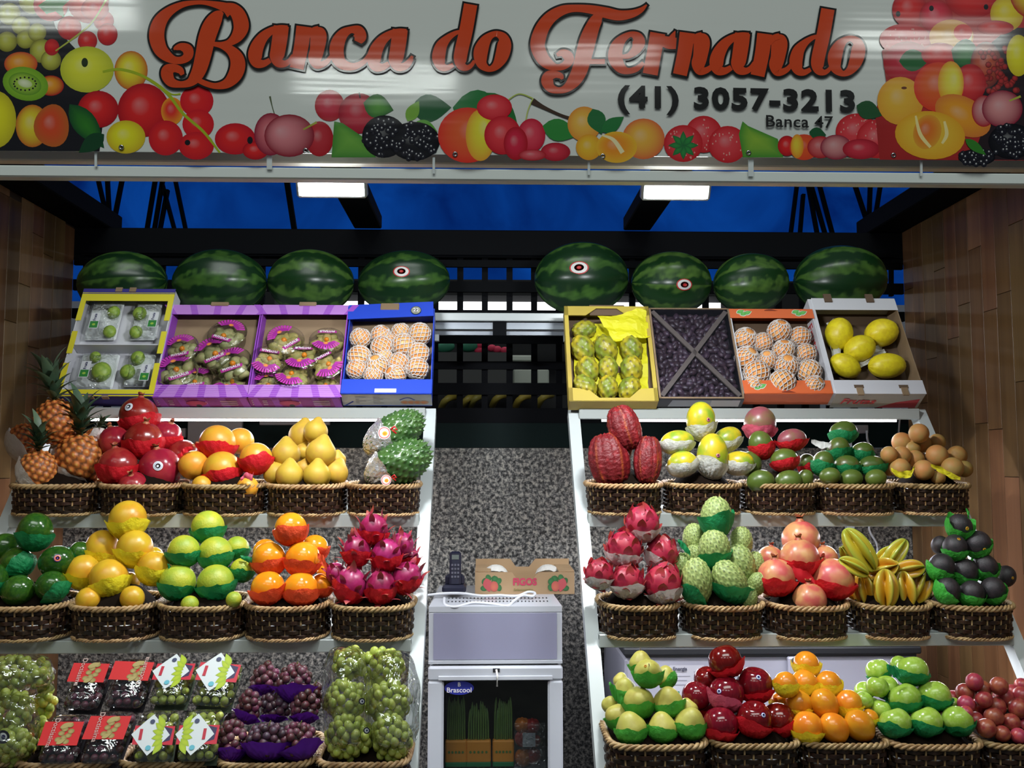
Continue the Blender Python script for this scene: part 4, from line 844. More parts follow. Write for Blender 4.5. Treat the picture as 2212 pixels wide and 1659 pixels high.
for x, y, s_, n in ((830, 935, 1, 'upper'), (834, 1037, .8, 'lower')):
    p = at(x, y, 2.44); r = empty('rosette_label', p, rot=(math.pi / 2, 0, 0), scale=.0165 * s_); tag(r, 'round white and red label with bow on the %s soursop' % n, 'label', 'soursop labels')
    c = Paint(); c.disc(0, 0, 1, 1, (.75, .75, .72)); c.ring([(.9 * math.cos(i * .35), .9 * math.sin(i * .35)) for i in range(18)], (0, 0), (.8, .8, .78), (.6, .05, .04)); c.disc(0, 0, .72, .72, (.8, .8, .76)); c.disc(.1, -.1, .4, .36, (.85, .2, .02), (.9, .45, .03))
    c.ob('disc', mat('label_print', (1, 1, 1), .5, vc=True), r, lambda x, y, k: (x, y, k * .01))
    mb = MB(); mb.tube([(1.0, .5, .1), (1.6, 1.0, .3), (2.0, .5, .1), (1.3, .4, .2), (1.9, -.1, .3)], .16, 5).ob('bow', mat('red_ribbon', (.6, .01, .015), .35), r, smooth=True)
pile('cacao_pod', 'cacao', 'ridged red cacao pod', 'cacao pod', 'cacao pods', 'cac', YFB,
     [[(1349, 925, 33, W(a=-18, t=-6, e=.95, spin=.3))], [(1316, 995, 42, W(a=-10, t=-4, e=.88, spin=.9)), (1399, 994, 29, W(a=4, t=-6, e=1.12, spin=.2))]], W(), step=.01)
tag(MB().tube([at(1352, 1002, 2.60), at(1360, 975, 2.58), at(1363, 957, 2.53)], [.008, .007, .006], 8).ob('cacao_stalk', mat('beige_stalk', (.5, .36, .2), .6), smooth=True), 'pale beige cacao stalk between the red pods', 'stalk')
pile('papaya', 'papaya', 'yellow-green papaya', 'papaya', 'papayas', 'pap', YFB,
     [[(1514, 911, 31, W(a=0, t=4, w='white', wa=-10, h=52, s=('purple', .3, .1), ss=.5))], [(1461, 955, 25, W(a=82, t=0, e=1.1, w='white', h=76)), (1569, 950, 25, W(a=60, t=0, b=.05, w='white', h=70))],
      [(1472, 1002, 27, W(a=75, t=20, e=.9, w='white', h=80)), (1593, 1000, 25, W(a=85, t=20, w='white', h=78)), (1539, 988, 33, W(a=0, t=6, e=1.12, w='white', h=52, wa=18, s=('purple', .12, .12), ss=.45))]], W())
pile('mango', 'mango', 'dark green mango', 'mango', 'mangoes over two tissue colours', 'man', YFB,
     [[(1640, 915, 33, W(k='rosy_mango', w='pink', h=50, a=5, t=10, d='purplish rosy mango', e=.95))], [(1643, 961, 25, W(w='red', h=78)), (1711, 951, 23, W(k='rosy_mango', w='red', a=80, t=0, e=1.15, h=72, d='purplish green mango'))],
      [(1694, 992, 24, W(a=82, t=5, w='red', h=72)), (1622, 1003, 23, W(b=.02)), (1742, 1003, 19, W(b=.05, w='red'))], [(1643, 1040, 24, W(a=80)), (1703, 1040, 24, W(a=75)), (1738, 1034, 17, W(b=.04))]], W())
pile('green_mango', 'mango', 'small green mango', 'mango', 'mangoes in green tissue', 'gma', YFB,
     [[(1822, 935, 24, W(a=75))], [(1810, 971, 23, W()), (1863, 977, 20, W(a=70, b=.03))], [(1776, 1000, 22, W(a=20)), (1829, 1007, 22, W(a=82)), (1884, 1007, 22, W(a=85, e=1.1))], [(1793, 1029, 18, W(w=0, a=80)), (1839, 1035, 20, W(w=0, a=80)), (1892, 1034, 19, W(w=0, a=80))]], W(w='green', h=80))
pile('sapodilla', 'sapodilla', 'round brown sapodilla', 'sapodilla', 'sapodillas', 'sap', YFB,
     [[(1985, 936, 20)], [(1948, 955, 20), (1989, 958, 20.5), (2024, 955, 17, W(b=.04))], [(1920.5, 982, 17), (1947, 984, 19), (1973, 968, 14, W(b=.05)), (1977, 991.5, 18), (2024, 984, 22), (2067, 984, 20, W(b=.03, d='olive sapodilla'))],
      [(1921, 1011, 16, W(b=.04)), (1944.5, 1011, 20), (1995, 1015.6, 21), (2026, 1032, 15), (2057.6, 1011, 22), (2083, 1013, 17, W(b=.04))]], W(), step=.015)
def strip(name, pts, Y, wd, m, lab, cat):
    V = []; Fc = []; rs = random.Random(int(pts[0][0])); n = 14
    for i in range(n + 1):
        t = i / n * (len(pts) - 1); k = min(int(t), len(pts) - 2); f = t - k; x, y = pts[k][0] * (1 - f) + pts[k + 1][0] * f, pts[k][1] * (1 - f) + pts[k + 1][1] * f; h = wd * (.5 + .5 * math.sin(math.pi * i / n)) * rs.uniform(.8, 1.1)
        for j, yy in enumerate((-1, -.3, .3, 1)): p = at(x + rs.uniform(-1, 1), y + yy * h, Y + rs.uniform(-.004, .004)); V.append(p)
    for i in range(n):
        for j in range(3): a = i * 4 + j; Fc.append((a, a + 1, a + 5, a + 4))
    return tag(ob(name, mesh(name, V, Fc), m), lab, cat)
strip('paper_scrap', [(1925, 1014), (1942, 1026), (1968, 1024), (1976, 1008)], 2.49, 8, MATS['yellow_tissue'], 'crumpled yellow tissue among the sapodillas, left piece', 'tissue paper')
strip('paper_scrap', [(2010, 1005), (2035, 1016), (2055, 1028), (2075, 1034)], 2.485, 7, MATS['yellow_tissue'], 'crumpled yellow tissue among the sapodillas, right piece', 'tissue paper')
strip('paper_scrap', [(1752, 953), (1775, 962), (1795, 960)], 2.58, 8, MATS['white_tissue'], 'white tissue corner beside the green-wrapped mangoes', 'tissue paper')
for nm_, pts_, Y_, wd_, c_, lab_ in [
    ('a', [(520, 1036), (530, 1026), (545, 1032), (548, 1022)], 2.49, 7, 'pink', 'pinkish tissue scrap beside the lower grapefruit'), ('b', [(388, 985), (400, 972), (416, 968)], 2.56, 7, 'red', 'red tissue corner at the right of the dark pomegranates'),
    ('c', [(686, 1200), (700, 1213), (706, 1228)], 2.33, 12, 'orange', 'crumpled orange tissue at the right of the persimmons'), ('d', [(362, 1220), (370, 1232), (376, 1245)], 2.33, 8, 'green', 'green tissue corner at the left of the rough citrus'),
    ('e', [(520, 1203), (540, 1210), (552, 1215)], 2.36, 7, 'green', 'green tissue corner at the right of the rough citrus'), ('f', [(1464, 1168), (1478, 1182), (1492, 1196)], 2.36, 9, 'green', 'green tissue corner at the left of the custard apples'),
    ('g', [(1700, 1222), (1722, 1240), (1750, 1252), (1762, 1262)], 2.33, 15, 'red', 'crumpled red tissue between the pale pomegranates'), ('h', [(2088, 1128), (2094, 1112), (2086, 1100)], 2.36, 7, 'lime', 'twisted bright green tissue above the topmost black avocado'),
    ('i', [(1316, 1480), (1330, 1500), (1345, 1515)], 2.10, 16, 'grass', 'green tissue at the left of the pears'), ('j', [(1915, 1440), (1932, 1452), (1945, 1462)], 2.11, 12, 'green', 'crumpled green tissue between the top green apples')]:
    strip('paper_scrap', pts_, Y_, wd_, MATS[c_ + '_tissue'], lab_, 'tissue paper')
# ------------------------------------------------------------------ middle row
pile('avocado', 'avocado', 'glossy green avocado', 'avocado', 'green avocados', 'avo', YFC,
     [[(76, 1149, 34, W(a=3, t=5, w='green', h=66))], [(8, 1184, 29, W(a=70, b=.03)), (35, 1216, 31, W(a=75, t=30, w='green', wa=-55, h=60)), (121, 1214, 32, W(a=72, t=20, s=('purple', .45, .3), e=1.05)), (175, 1196, 22, W(b=.06, w='green', wa=30, h=70))],
      [(-20, 1255, 32, W(w='green', h=80)), (39, 1277, 32, W(a=60, t=50)), (111, 1267, 31, W(a=60, t=50, w='green', wa=-50, h=50))]], W())
pile('orange', 'yellow_orange', 'round yellow orange', 'orange', 'yellow oranges', 'yor', YFC,
     [[(275.6, 1123, 37, W(h=70))], [(220, 1187, 33, W(e=1.12, a=5, h=66)), (291, 1186, 36, W(h=66)), (332, 1204, 20, W(b=.07, w=0))], [(180, 1236, 33, W(h=62, fl=.3, b=.02)), (235.5, 1251, 38, W(wa=-18, h=68)), (280, 1258, 20, W(b=.06, w=0)), (333, 1228, 33, W(h=84, b=.02))], [(190, 1296, 24, W(w=0)), (286, 1293, 24, W(w=0))]], W(w='yellow'))
pile('citrus', 'green_citrus', 'rough green citrus fruit', 'citrus', 'rough green citrus fruits', 'gci', YFC,
     [[(449, 1138, 33, W(h=64))], [(397, 1190, 32), (465, 1195, 34), (512, 1184, 24, W(b=.07))], [(384, 1257, 36), (466, 1259, 37), (523, 1231, 24, W(b=.05, h=84))], [(410, 1306, 18, W(w=0)), (505, 1295, 16, W(w=0))]], W(w='green', h=66))
pile('persimmon', 'persimmon', 'glossy orange persimmon', 'persimmon', 'orange persimmons', 'per', YFC,
     [[(628, 1142, 33, W(h=84))], [(573, 1190, 24, W(b=.07, w=0)), (581, 1207, 34, W(h=66)), (654, 1207, 35, W(h=66)), (680, 1184, 27, W(b=.07))], [(579, 1270, 34, W(h=70, fl=.2)), (650, 1272, 34, W(h=74)), (694, 1264, 24, W(b=.05, h=60)), (703, 1238, 18, W(b=.08, w=0))]], W(w='orange', a=0, t=0))
pile('pitaya', 'pitaya', 'spiky magenta pitaya', 'pitaya', 'spiky magenta pitayas', 'dra', YFC,
     [[(807, 1144, 29, W(h=64))], [(770, 1190, 28, W(h=76, a=-8)), (835, 1199, 30, W(h=66)), (868, 1178, 24, W(b=.06, w=0)), (884, 1205, 20, W(b=.06, h=70))],
      [(728, 1240, 22, W(b=.04, w=0, a=-40)), (758, 1264, 33, W(a=5, h=62, wa=30)), (822, 1268, 31, W(h=70)), (877, 1248, 30, W(a=35, h=66))]], W(w='red', scales=1, a=2, t=2))
pile('pitaya', 'scaly_pitaya', 'scaly pink pitaya', 'pitaya', 'scaly pink pitayas', 'scd', YFC,
     [[(1387, 1131, 35, W(h=34))], [(1348, 1186, 36, W(h=44)), (1429, 1197, 33, W(h=44, wa=30))], [(1294, 1240, 29, W(h=48)), (1355, 1255, 33, W(h=52, fl=.2)), (1431.6, 1261, 38, W(h=44))]], W(w='white', scales=2, a=3, t=20))
pile('custard_apple', 'custard_apple', 'knobbly green custard apple', 'custard apple', 'custard apples', 'cus', YFC,
     [[(1547, 1118, 29, W(w='green', h=92, fl=.25, t=0, a=3))], [(1500, 1165, 22, W(b=.05, a=-4, t=0)), (1543, 1187, 29, W(w='green', h=56, fl=.2, a=0, t=8)), (1600, 1172, 22, W(b=.05, a=8, t=0))],
      [(1470, 1225, 20, W(b=.05)), (1500, 1206, 20, W(b=.03)), (1597, 1222, 30, W(b=.03, a=-10, t=5)), (1632, 1222, 20, W(b=.07))], [(1505, 1257, 29, W(a=-3, t=5, e=1.15, w='green', wa=35, h=42)), (1576, 1258, 31, W(a=-25, t=10, e=1.05, w='green', h=60, wa=10, fl=.25)), (1634, 1262, 18, W(b=.04)), (1616, 1292, 17)]], W())
pile('pomegranate', 'pale_pomegranate', 'pale yellow-pink pomegranate', 'pomegranate', 'pale pomegranates', 'pal', YFC,
     [[(1730, 1165, 38, W(a=-2, t=0, cal=.95))], [(1664, 1208, 27, W(b=.06, a=5, t=0)), (1727, 1207, 40, W(w='red', h=70, a=-3, t=3)), (1783, 1206, 26, W(b=.07, a=-10, t=0))], [(1677, 1247, 38, W(w='red', h=66, a=-5, t=3)), (1799.5, 1251, 42, W(w='red', h=58, a=-20, t=-20))], [(1748.6, 1297, 35, W(a=-4, t=5))]], W(cal=.75))
SY = W(k='star_ripe', d='ripe orange starfruit')
pile('starfruit', 'starfruit', 'yellow-green starfruit', 'starfruit', 'starfruits', 'sta', YFC,
     [[(1857, 1188, 27, W(a=-33, t=-5, spin=.4)), (1934, 1197, 20, W(a=38, t=0, spin=.2, b=.04)), (1829, 1199, 14, W(a=-40, b=.06, spin=.5)), (1908, 1200, 13, W(a=30, b=.06, spin=1))],
      [(1844, 1225, 18, W(a=-62, t=0, spin=.3)), (1908, 1229, 24, W(SY, a=60, t=50, spin=.6)), (1964, 1231, 21, W(SY, a=78, t=10, spin=.2))],
      [(1883, 1257, 23, W(SY, a=30, t=55, spin=.9)), (1952, 1245, 22, W(SY, a=20, t=40, spin=.2)), (1850, 1250, 18, W(b=.04, a=-40))],
      [(1869, 1276, 24, W(SY, a=-8, t=-10, spin=.1)), (1913, 1272, 27, W(SY, a=4, t=-8, spin=.9)), (1955, 1275, 26, W(SY, a=-3, t=-8, spin=.45)), (1989, 1268, 24, W(SY, a=25, t=-5, spin=1.2)), (1848, 1283, 20, W(SY, b=.04))]], W(), step=.012)
pile('black_avocado', 'dark_avocado', 'black-skinned avocado', 'avocado', 'black avocados', 'has', YFC,
     [[(2073, 1140, 25, W(s=('yellow', .12, .0), ss=.55, h=105, wa=10, wt=-30, fl=.3))], [(2030, 1178, 17, W(b=.06, w=0)), (2063, 1184, 24, W(s=('yellow', 0, .75), ss=.5)), (2112, 1177, 25, W(s=('yellow', .05, -.3), ss=.5, wa=-20))],
      [(2033, 1227, 26, W(wa=30)), (2082, 1238, 26, W(s=('yellow', -.3, -.85), ss=.5, wa=10)), (2128, 1227, 25, W(s=('yellow', .1, -.6), ss=.5, h=100, wt=-30)), (2172, 1246, 20, W(b=.07, w=0, s=('yellow', .2, 0), ss=.5)), (2004, 1246, 16, W(b=.05, w=0))],
      [(2047, 1277, 25, W(wa=50)), (2098, 1284, 25, W(h=105, wt=-30)), (2144, 1277, 25, W(wa=-30, s=('yellow', -.4, -.7), ss=.5))]], W(w='lime', h=80, wt=-8, wa=0))
# ------------------------------------------------------------------ bottom row, right
pile('pear', 'pear', 'pale yellow pear', 'pear', 'pears', 'pea', YFD,
     [[(1400, 1453, 29, W(a=-5, t=50, h=84, stem=1, s=('yellow', -.3, .6), ss=.4)), (1384, 1432, 24, W(b=.06, stem=1, a=0, t=0, h=80)), (1438, 1462, 22, W(b=.06, h=70, wa=-50))], [(1341, 1470, 16, W(b=.06, w=0)), (1350, 1489, 24, W(b=.03)), (1381, 1516, 32, W(t=60)), (1443.6, 1516, 31), (1487, 1529, 20, W(b=.04, w=0)), (1318, 1522, 18, W(b=.06, w=0))], [(1333, 1548, 26, W(b=.01, a=-60)), (1363, 1572, 32, W(fl=.05)), (1430.6, 1571, 30), (1491, 1562, 32)]], W(w='grass', h=82))
pile('red_apple', 'red_apple', 'dark red apple', 'apple', 'dark red apples', 'rap', YFD,
     [[(1567, 1430, 34, W(a=-15, t=-25, h=60, wa=-22))], [(1528, 1469, 27, W(b=.05, w=0)), (1569.5, 1500, 36, W(w='pink', wa=25, h=66, s=('blue', -.6, .35), ss=.5, a=10, t=-30)), (1630, 1480, 36, W(a=5, t=10, s=('blue', .0, .6), ss=.5, h=50))],
      [(1504, 1505, 30, W(b=.05, w=0, a=20, t=10)), (1520, 1528, 24, W(b=.03))], [(1556.5, 1566, 35, W(a=5, t=-30, h=56)), (1630, 1554, 36, W(a=-5, t=20, wa=20, h=66, s=('blue', .25, .45), ss=.5)), (1682, 1556, 34, W(b=.01, a=30, t=-35, wa=-20, h=70))]], W(w='red', h=60))
pile('small_persimmon', 'small_persimmon', 'small amber persimmon', 'persimmon', 'small amber persimmons', 'sma', YFD,
     [[(1741.7, 1436, 26)], [(1697.5, 1478, 24), (1738, 1477, 27), (1790, 1478, 26)], [(1684.5, 1518, 20, W(b=.04)), (1725.5, 1521, 27, W(h=50)), (1781, 1521, 28, W(w=0, e=1.1, a=-30)), (1832, 1520, 27, W(h=62))], [(1744, 1571, 31, W(h=58)), (1802, 1573, 28, W(w=0, e=1.15, a=-40, t=10)), (1857, 1568, 29, W(w=0, e=1.15, a=-40, t=10)), (1878, 1552, 18, W(b=.04))]], W(w='yellow', h=86))
pile('green_apple', 'green_apple', 'bright green apple', 'apple', 'green apples', 'gap', YFD,
     [[(1897, 1448, 25, W(h=66, wa=-25)), (1944, 1436, 19, W(b=.05, w=0)), (1971, 1449, 32, W(h=72, t=-25, wa=12))], [(1867, 1493, 20, W(b=.05, w=0)), (1895, 1484, 23, W(b=.03, w=0)), (1916, 1485, 25, W(h=60, wa=20)), (1954.6, 1509, 33, W(t=-25)), (2017, 1504, 34, W(t=-25))],
      [(1866, 1513, 19, W(b=.05, w=0)), (1884, 1525, 18, W(b=.03, w=0)), (1904, 1532, 21, W(b=.02, w=0)), (2058, 1522, 16, W(b=.05, w=0))], [(1934, 1561, 32, W(t=-20)), (2001, 1559, 32, W(t=-20)), (2068, 1557, 31, W(t=-40, h=60, a=20))]], W(w='green', h=72))
pile('plum', 'plum', 'red plum', 'plum', 'red plums', 'plu', YFD,
     [[(2105, 1472.6, 17), (2121, 1489, 18), (2158, 1482, 18), (2188, 1496, 16), (2207, 1480, 14, W(b=.05))], [(2059, 1510, 17, W(b=.04)), (2084, 1496, 18), (2126, 1511, 17), (2167.6, 1507, 20), (2207, 1503, 18)], [(2086.6, 1521, 17), (2114, 1530, 18), (2151, 1527, 20), (2200, 1530, 20)],
      [(2086.6, 1540, 14), (2107, 1556, 17), (2147, 1549, 19), (2184, 1561, 18), (2212, 1568, 17)], [(2130.5, 1573, 19), (2165, 1585, 16), (2200, 1590, 16)]], W(), step=.012)
# ------------------------------------------------------------------ watermelons
for i, (x, y, rx, ry, st, wd) in enumerate([(265, 612, 95, 68, 0, 'behind the blue and yellow box'), (475, 612, 101, 73, 0, 'second from left, behind the purple box'), (672, 610, 93, 71, 0, 'third from left, no label'), (873, 610, 100, 69, ('redwhite', .0, .15), 'with oval label, left of the gap'),
                                        (1256, 602, 103, 80, ('redwhite', -.16, .1), 'largest, with label, right of the gap'), (1450, 612, 88, 70, ('redwhite', .2, -.22), 'with a low label, behind the dates'), (1622, 612, 83, 66, 0, 'behind the orange box, no label'), (1815, 605, 102, 76, 0, 'at the right end, behind the melon box')]):
    K['watermelon']['e'] = 1.3
    fruit('watermelon', 'watermelon', x, y, ry, 3.17, 'wm', 'striped green watermelon ' + wd, 'watermelon', 'watermelons along the back', W(a=88 + 3 * (i % 3 - 1), t=0, e=rx / ry / 1.3, s=st, ss=.92, sf=.7, spin=i * 1.3), push=False)
# ------------------------------------------------------------------ tilted fruit boxes on the top shelf
KR = mat('brown_cardboard', (.28, .19, .11), .7, (.22, .145, .08), 9); KRD = mat('dark_cardboard', (.12, .075, .045), .75)
PRT = mat('printed_card', (1, 1, 1), .55, vc=True)
BOXES = {}
def tray(name, lab, x0, x1, yb, yt, H, mo, mi, mf, Yt=2.90, side=None, cat='box'):
    O = at(x0, yb, 2.74); B = at(x1, yb, 2.74); T = at(x0, yt, Yt); v = Vector((0, T.y - O.y, T.z - O.z)); Wd = B.x - O.x; L = v.length
    M = frame(O, Vector((1, 0, 0)), v); r = empty(name, mtx=M); tag(r, lab, cat, 'tilted fruit boxes on the top shelf')
    t = .004; side = side or mo
    bx('box_bottom', mf, t, Wd - t, t, L - t, -H, -H + .003, r)
    for a, b in ((.001, t), (Wd - t, Wd - .001)): bx('side_wall', side, a, b, 0, L, -H, -.0005, r)
    bx('end_wall', mo, .001, Wd - .001, -.001, t, -H, 0, r); bx('end_wall', mo, .001, Wd - .001, L - t, L, -H, 0, r)
    return r, Wd, L, M
def fmtx(y=0, z=0, kind='flap'):
    if kind == 'flap': return Matrix.Translation((0, y, z))
    # outward face of the lower end wall: x right, y up the wall (towards rim)
    return Matrix.Translation((0, -.0015, -z)) @ Matrix.Rotation(math.pi / 2, 4, 'X')
def paint_on(P, name, root, M, e=.00012): 
    fn = lambda x, y, k: tuple(M @ Vector((x, y, k * e))); return P.ob(name, PRT, root, fn)
# 1 blue and yellow box with four wrapped trays
YEL, NAVY, WCARD = mat('yellow_card', (.68, .60, .02), .5), mat('navy_card', (.03, .02, .22), .5), mat('white_card', (.62, .62, .66), .55)
r, Wd, L, M = tray('fruit_box', 'blue and yellow box with four film-wrapped fruit trays, far left', 118, 331, 856, 624, .055, NAVY, WCARD, WCARD, Yt=2.91, side=WCARD)
bx('front_flap', YEL, 0, Wd, 0, .022, 0, .0015, r); bx('rear_flap', YEL, 0, Wd, L - .045, L - .014, 0, .0015, r); bx('rear_flap', NAVY, 0, Wd, L - .014, L, 0, .002, r); bx('front_lip', NAVY, 0, Wd, -.001, .0, -.055, .0, r)
for x in (.0, Wd - .016):
    for a, b in ((.0, .10), (.13, .2), (.235, L)): bx('yellow_rim', YEL, x, x + .016, a * L / .34, min(b * L / .34, L), .0005, .0018, r)
bx('stripe', NAVY, 0, Wd, L - .019, L - .0165, .0016, .0021, r); bx('stripe', NAVY, 0, Wd, .004, .007, .0016, .0021, r); bx('divider', WCARD, .01, Wd - .01, L * .47, L * .47 + .003, -.05, -.004, r)
for x in (.35, .5): bx('tab', KR, Wd * x, Wd * x + .02, L - .012, L + .004, .0, .004, r); bx('tab', KR, Wd * (x - .02), Wd * (x - .02) + .018, -.004, .003, -.01, .003, r)
FOAM = mat('white_foam_tray', (.78, .80, .80), .4); FIL = film('cling_film', (.96, .98, .98), .10, .14, .7, 55)
Q = \
    [((178, 648), (268, 731), [(245, 673, 14), (236, 715, 14)], (203, 690), 'upper left'), ((276, 648), (352, 731), [(301, 676, 15), (293, 716, 14)], (329, 688), 'upper right'), ((156, 762), (258, 838), [(205, 770, 12), (218, 802, 21)], (182, 795), 'lower left'), ((262, 762), (336, 832), [(297, 772, 15), (275, 802, 16)], (312, 802), 'lower right')]
for (a, b, fr, lb_, nm_) in Q:
    p = M.inverted() @ hit(a[0], b[1], M, -.03); q = M.inverted() @ hit(b[0], a[1], M, -.03)
    t = empty('wrapped_tray', mtx=M @ Matrix.Translation(((p.x + q.x) / 2, (p.y + q.y) / 2, -.045))); tag(t, 'film-wrapped foam tray of green fruits, %s in the blue and yellow box' % nm_, 'tray', 'film-wrapped trays')
    w2, h2 = (q.x - p.x) / 2, (q.y - p.y) / 2; bx('foam_tray', FOAM, -w2, w2, -h2, h2, 0, .010, t, bev=.006)
    V = []; Fc = []; n = 14
    for i in range(n + 1):
        for j in range(n + 1):
            u, v = i / n * 2 - 1, j / n * 2 - 1; z = .012 + .024 * (1 - u ** 4) * (1 - v ** 4) + .004 * math.sin(9 * u + 5 * v) * (1 - u * u); V.append((u * w2 * 1.02, v * h2 * 1.02, z))
    for i in range(n):
        for j in range(n): k = i * (n + 1) + j; Fc.append((k, k + n + 1, k + n + 2, k + 1))
    ob('cling_film', mesh('cling_film', V, Fc), FIL, t)
    for x, y, rr in fr:
        c = t.matrix_basis.inverted() @ hit(x, y, M, -.022); s_ = rr * 2.8 / F; ob('fruit', body('fig_green'), None, t, mtx=Matrix.Translation((c.x, c.y, .02)) @ Matrix.Diagonal((s_, s_ * 1.1, s_ * .8, 1)))
    c = t.matrix_basis.inverted() @ hit(lb_[0], lb_[1], M, 0); P = Paint(); P.poly([(-.014, -.028), (.014, -.028), (.014, .028), (-.014, .028)], (.62, .64, .66)); P.poly([(-.012, -.026), (.012, -.026), (.012, -.002), (-.012, -.002)], (.02, .2, .03)); P.disc(0, -.014, .005, .004, (.3, .5, .05))
    P.ob('label_card', PRT, t, lambda x, y, k: (x + c.x, y + c.y, .039 + k * .0002)); text('label_text', 'Fruta', .012, mat('ink_blue', (.03, .03, .12), .5), t, Matrix.Translation((c.x, c.y + .012, .0405)) @ Matrix.Rotation(-math.pi / 2, 4, 'Z') @ Matrix.Rotation(math.pi, 4, 'Z'))
# 2, 3 purple boxes of physalis punnets
PU, PUL, PUD = (.30, .06, .50), (.48, .20, .62), (.16, .02, .22)
PURP = mat('purple_card', PU, .5); HUSK = mat('physalis_husk', (.52, .47, .22), .55, (.40, .42, .16), 2, var=.2, tl=.3); HUSK2 = mat('straw_husk', (.66, .52, .18), .55, (.50, .45, .15), 2, var=.2, tl=.3)
kind('husk', lambda d: .8 + .45 * g(th(d), .4) + .05 * np.cos(5 * ph(d)) * np.sin(th(d)), HUSK, 1.15, 8, 10); kind('husk2', K['husk']['r'], HUSK2, 1.15, 8, 10); kind('berry', one, mat('physalis_berry', (.80, .25, .01), .3), 1, 8, 12)
CUP = []
def lathe(prof, n, name, m, smooth=True):
    V = []; Fc = []
    for rr, z in prof:
        for j in range(n): a = 2 * math.pi * j / n; V.append((rr * math.cos(a), rr * math.sin(a), z))
    for i in range(len(prof) - 1):
        for j in range(n): j2 = (j + 1) % n; Fc.append((i * n + j, i * n + j2, (i + 1) * n + j2, (i + 1) * n + j))
    me = mesh(name, V, Fc, None, smooth); me.materials.append(m); return me
PCL = film('punnet_plastic', (.95, .96, .95), .06, .08, .15, 12)
CUPM = lathe([(0, -.9), (.74, -.9), (.78, -.85), (.96, 0), (1.02, .01), (1.02, .05)], 28, 'cup', PCL); LIDM = lathe([(1.03, .04), (1.0, .09), (.93, .10), (.90, .14), (.5, .20), (0, .22)], 28, 'lid', PCL)
Pp = Paint()
for i in range(12):
    a0, a1 = math.radians(28 + i * 10.5), math.radians(28 + i * 10.5 + 7.5)
    c_ = (.50, .03, .38) ; Pp.poly([(.5 * math.cos(a0), .5 * math.sin(a0) + .02), (.92 * math.cos(a0), .92 * math.sin(a0)), (.92 * math.cos(a1), .92 * math.sin(a1)), (.5 * math.cos(a1), .5 * math.sin(a1) + .02)], c_)
Pp.poly([(.46 * math.cos(math.radians(25 + i * 10)), .1 + .46 * math.sin(math.radians(25 + i * 10))) for i in range(14)] + [(.60 * math.cos(math.radians(155 - i * 10)), .1 + .60 * math.sin(math.radians(155 - i * 10))) for i in range(14)], (.32, .015, .26))
Pp.disc(0, .48, .14, .10, (.8, .3, .03), (.5, .1, .1)); Pp.poly([(-.52, -.62), (.52, -.62), (.55, -.42), (-.55, -.42)], (.38, .015, .24))
LBM = mesh('label', [(x, y, .245 - .10 * (x * x + y * y) + k * .0006) for x, y, k in Pp.V], Pp.F, Pp.C, False); LBM.materials.append(PRT)
INKW = mat('white_ink', (.75, .72, .75), .5)
def physalis(x, y, rr, M, zo, husk, lab, rot):
    zo -= .022 if y > 815 else 0
    p = hit(x, y, M, zo); s_ = rr * p.y / F * 1.1; rs = random.Random(int(x * 7 + y))
    n = M.to_3x3() @ Vector((0, 0, 1)); tl_ = Vector((rs.uniform(-.15, .15), rs.uniform(-.1, .1), rs.uniform(0, .35))); zax = (n + tl_).normalized(); q = zax.to_track_quat('Z', 'Y').to_matrix()
    yv = (Vector((0, 0, 1)) - zax * zax.z).normalized(); xv = yv.cross(zax); R = Matrix((xv, yv, zax)).transposed() @ Matrix.Rotation(math.radians(rot), 3, 'Z')
    r = empty('physalis_punnet', mtx=Matrix.Translation(p) @ R.to_4x4() @ Matrix.Scale(s_, 4)); tag(r, lab, 'punnet', 'physalis punnets')
    ob('cup', CUPM, None, r); ob('lid', LIDM, None, r); ob('label', LBM, None, r)
    for i in range(11):
        a = i * 2.4; d = .68 * math.sqrt((i + .3) / 11); sc__ = .33 * rs.uniform(.9, 1.2); ob('husk', body(husk), None, r, mtx=Matrix.Translation((d * math.cos(a), d * math.sin(a) - .05, -.18 - .2 * rs.random())) @ Euler((rs.uniform(0, 3), rs.uniform(0, 3), rs.uniform(0, 6))).to_matrix().to_4x4() @ Matrix.Scale(sc__, 4))
    ob('berry', body('berry'), None, r, mtx=Matrix.Translation((rs.uniform(-.15, .15), rs.uniform(-.2, .1), .02)) @ Matrix.Scale(.15, 4))
    text('label_text', 'PHYSALIS', .21, INKW, r, Matrix.Translation((0, -.52, .240)), off=.006, sx=1.0, ext=.003)
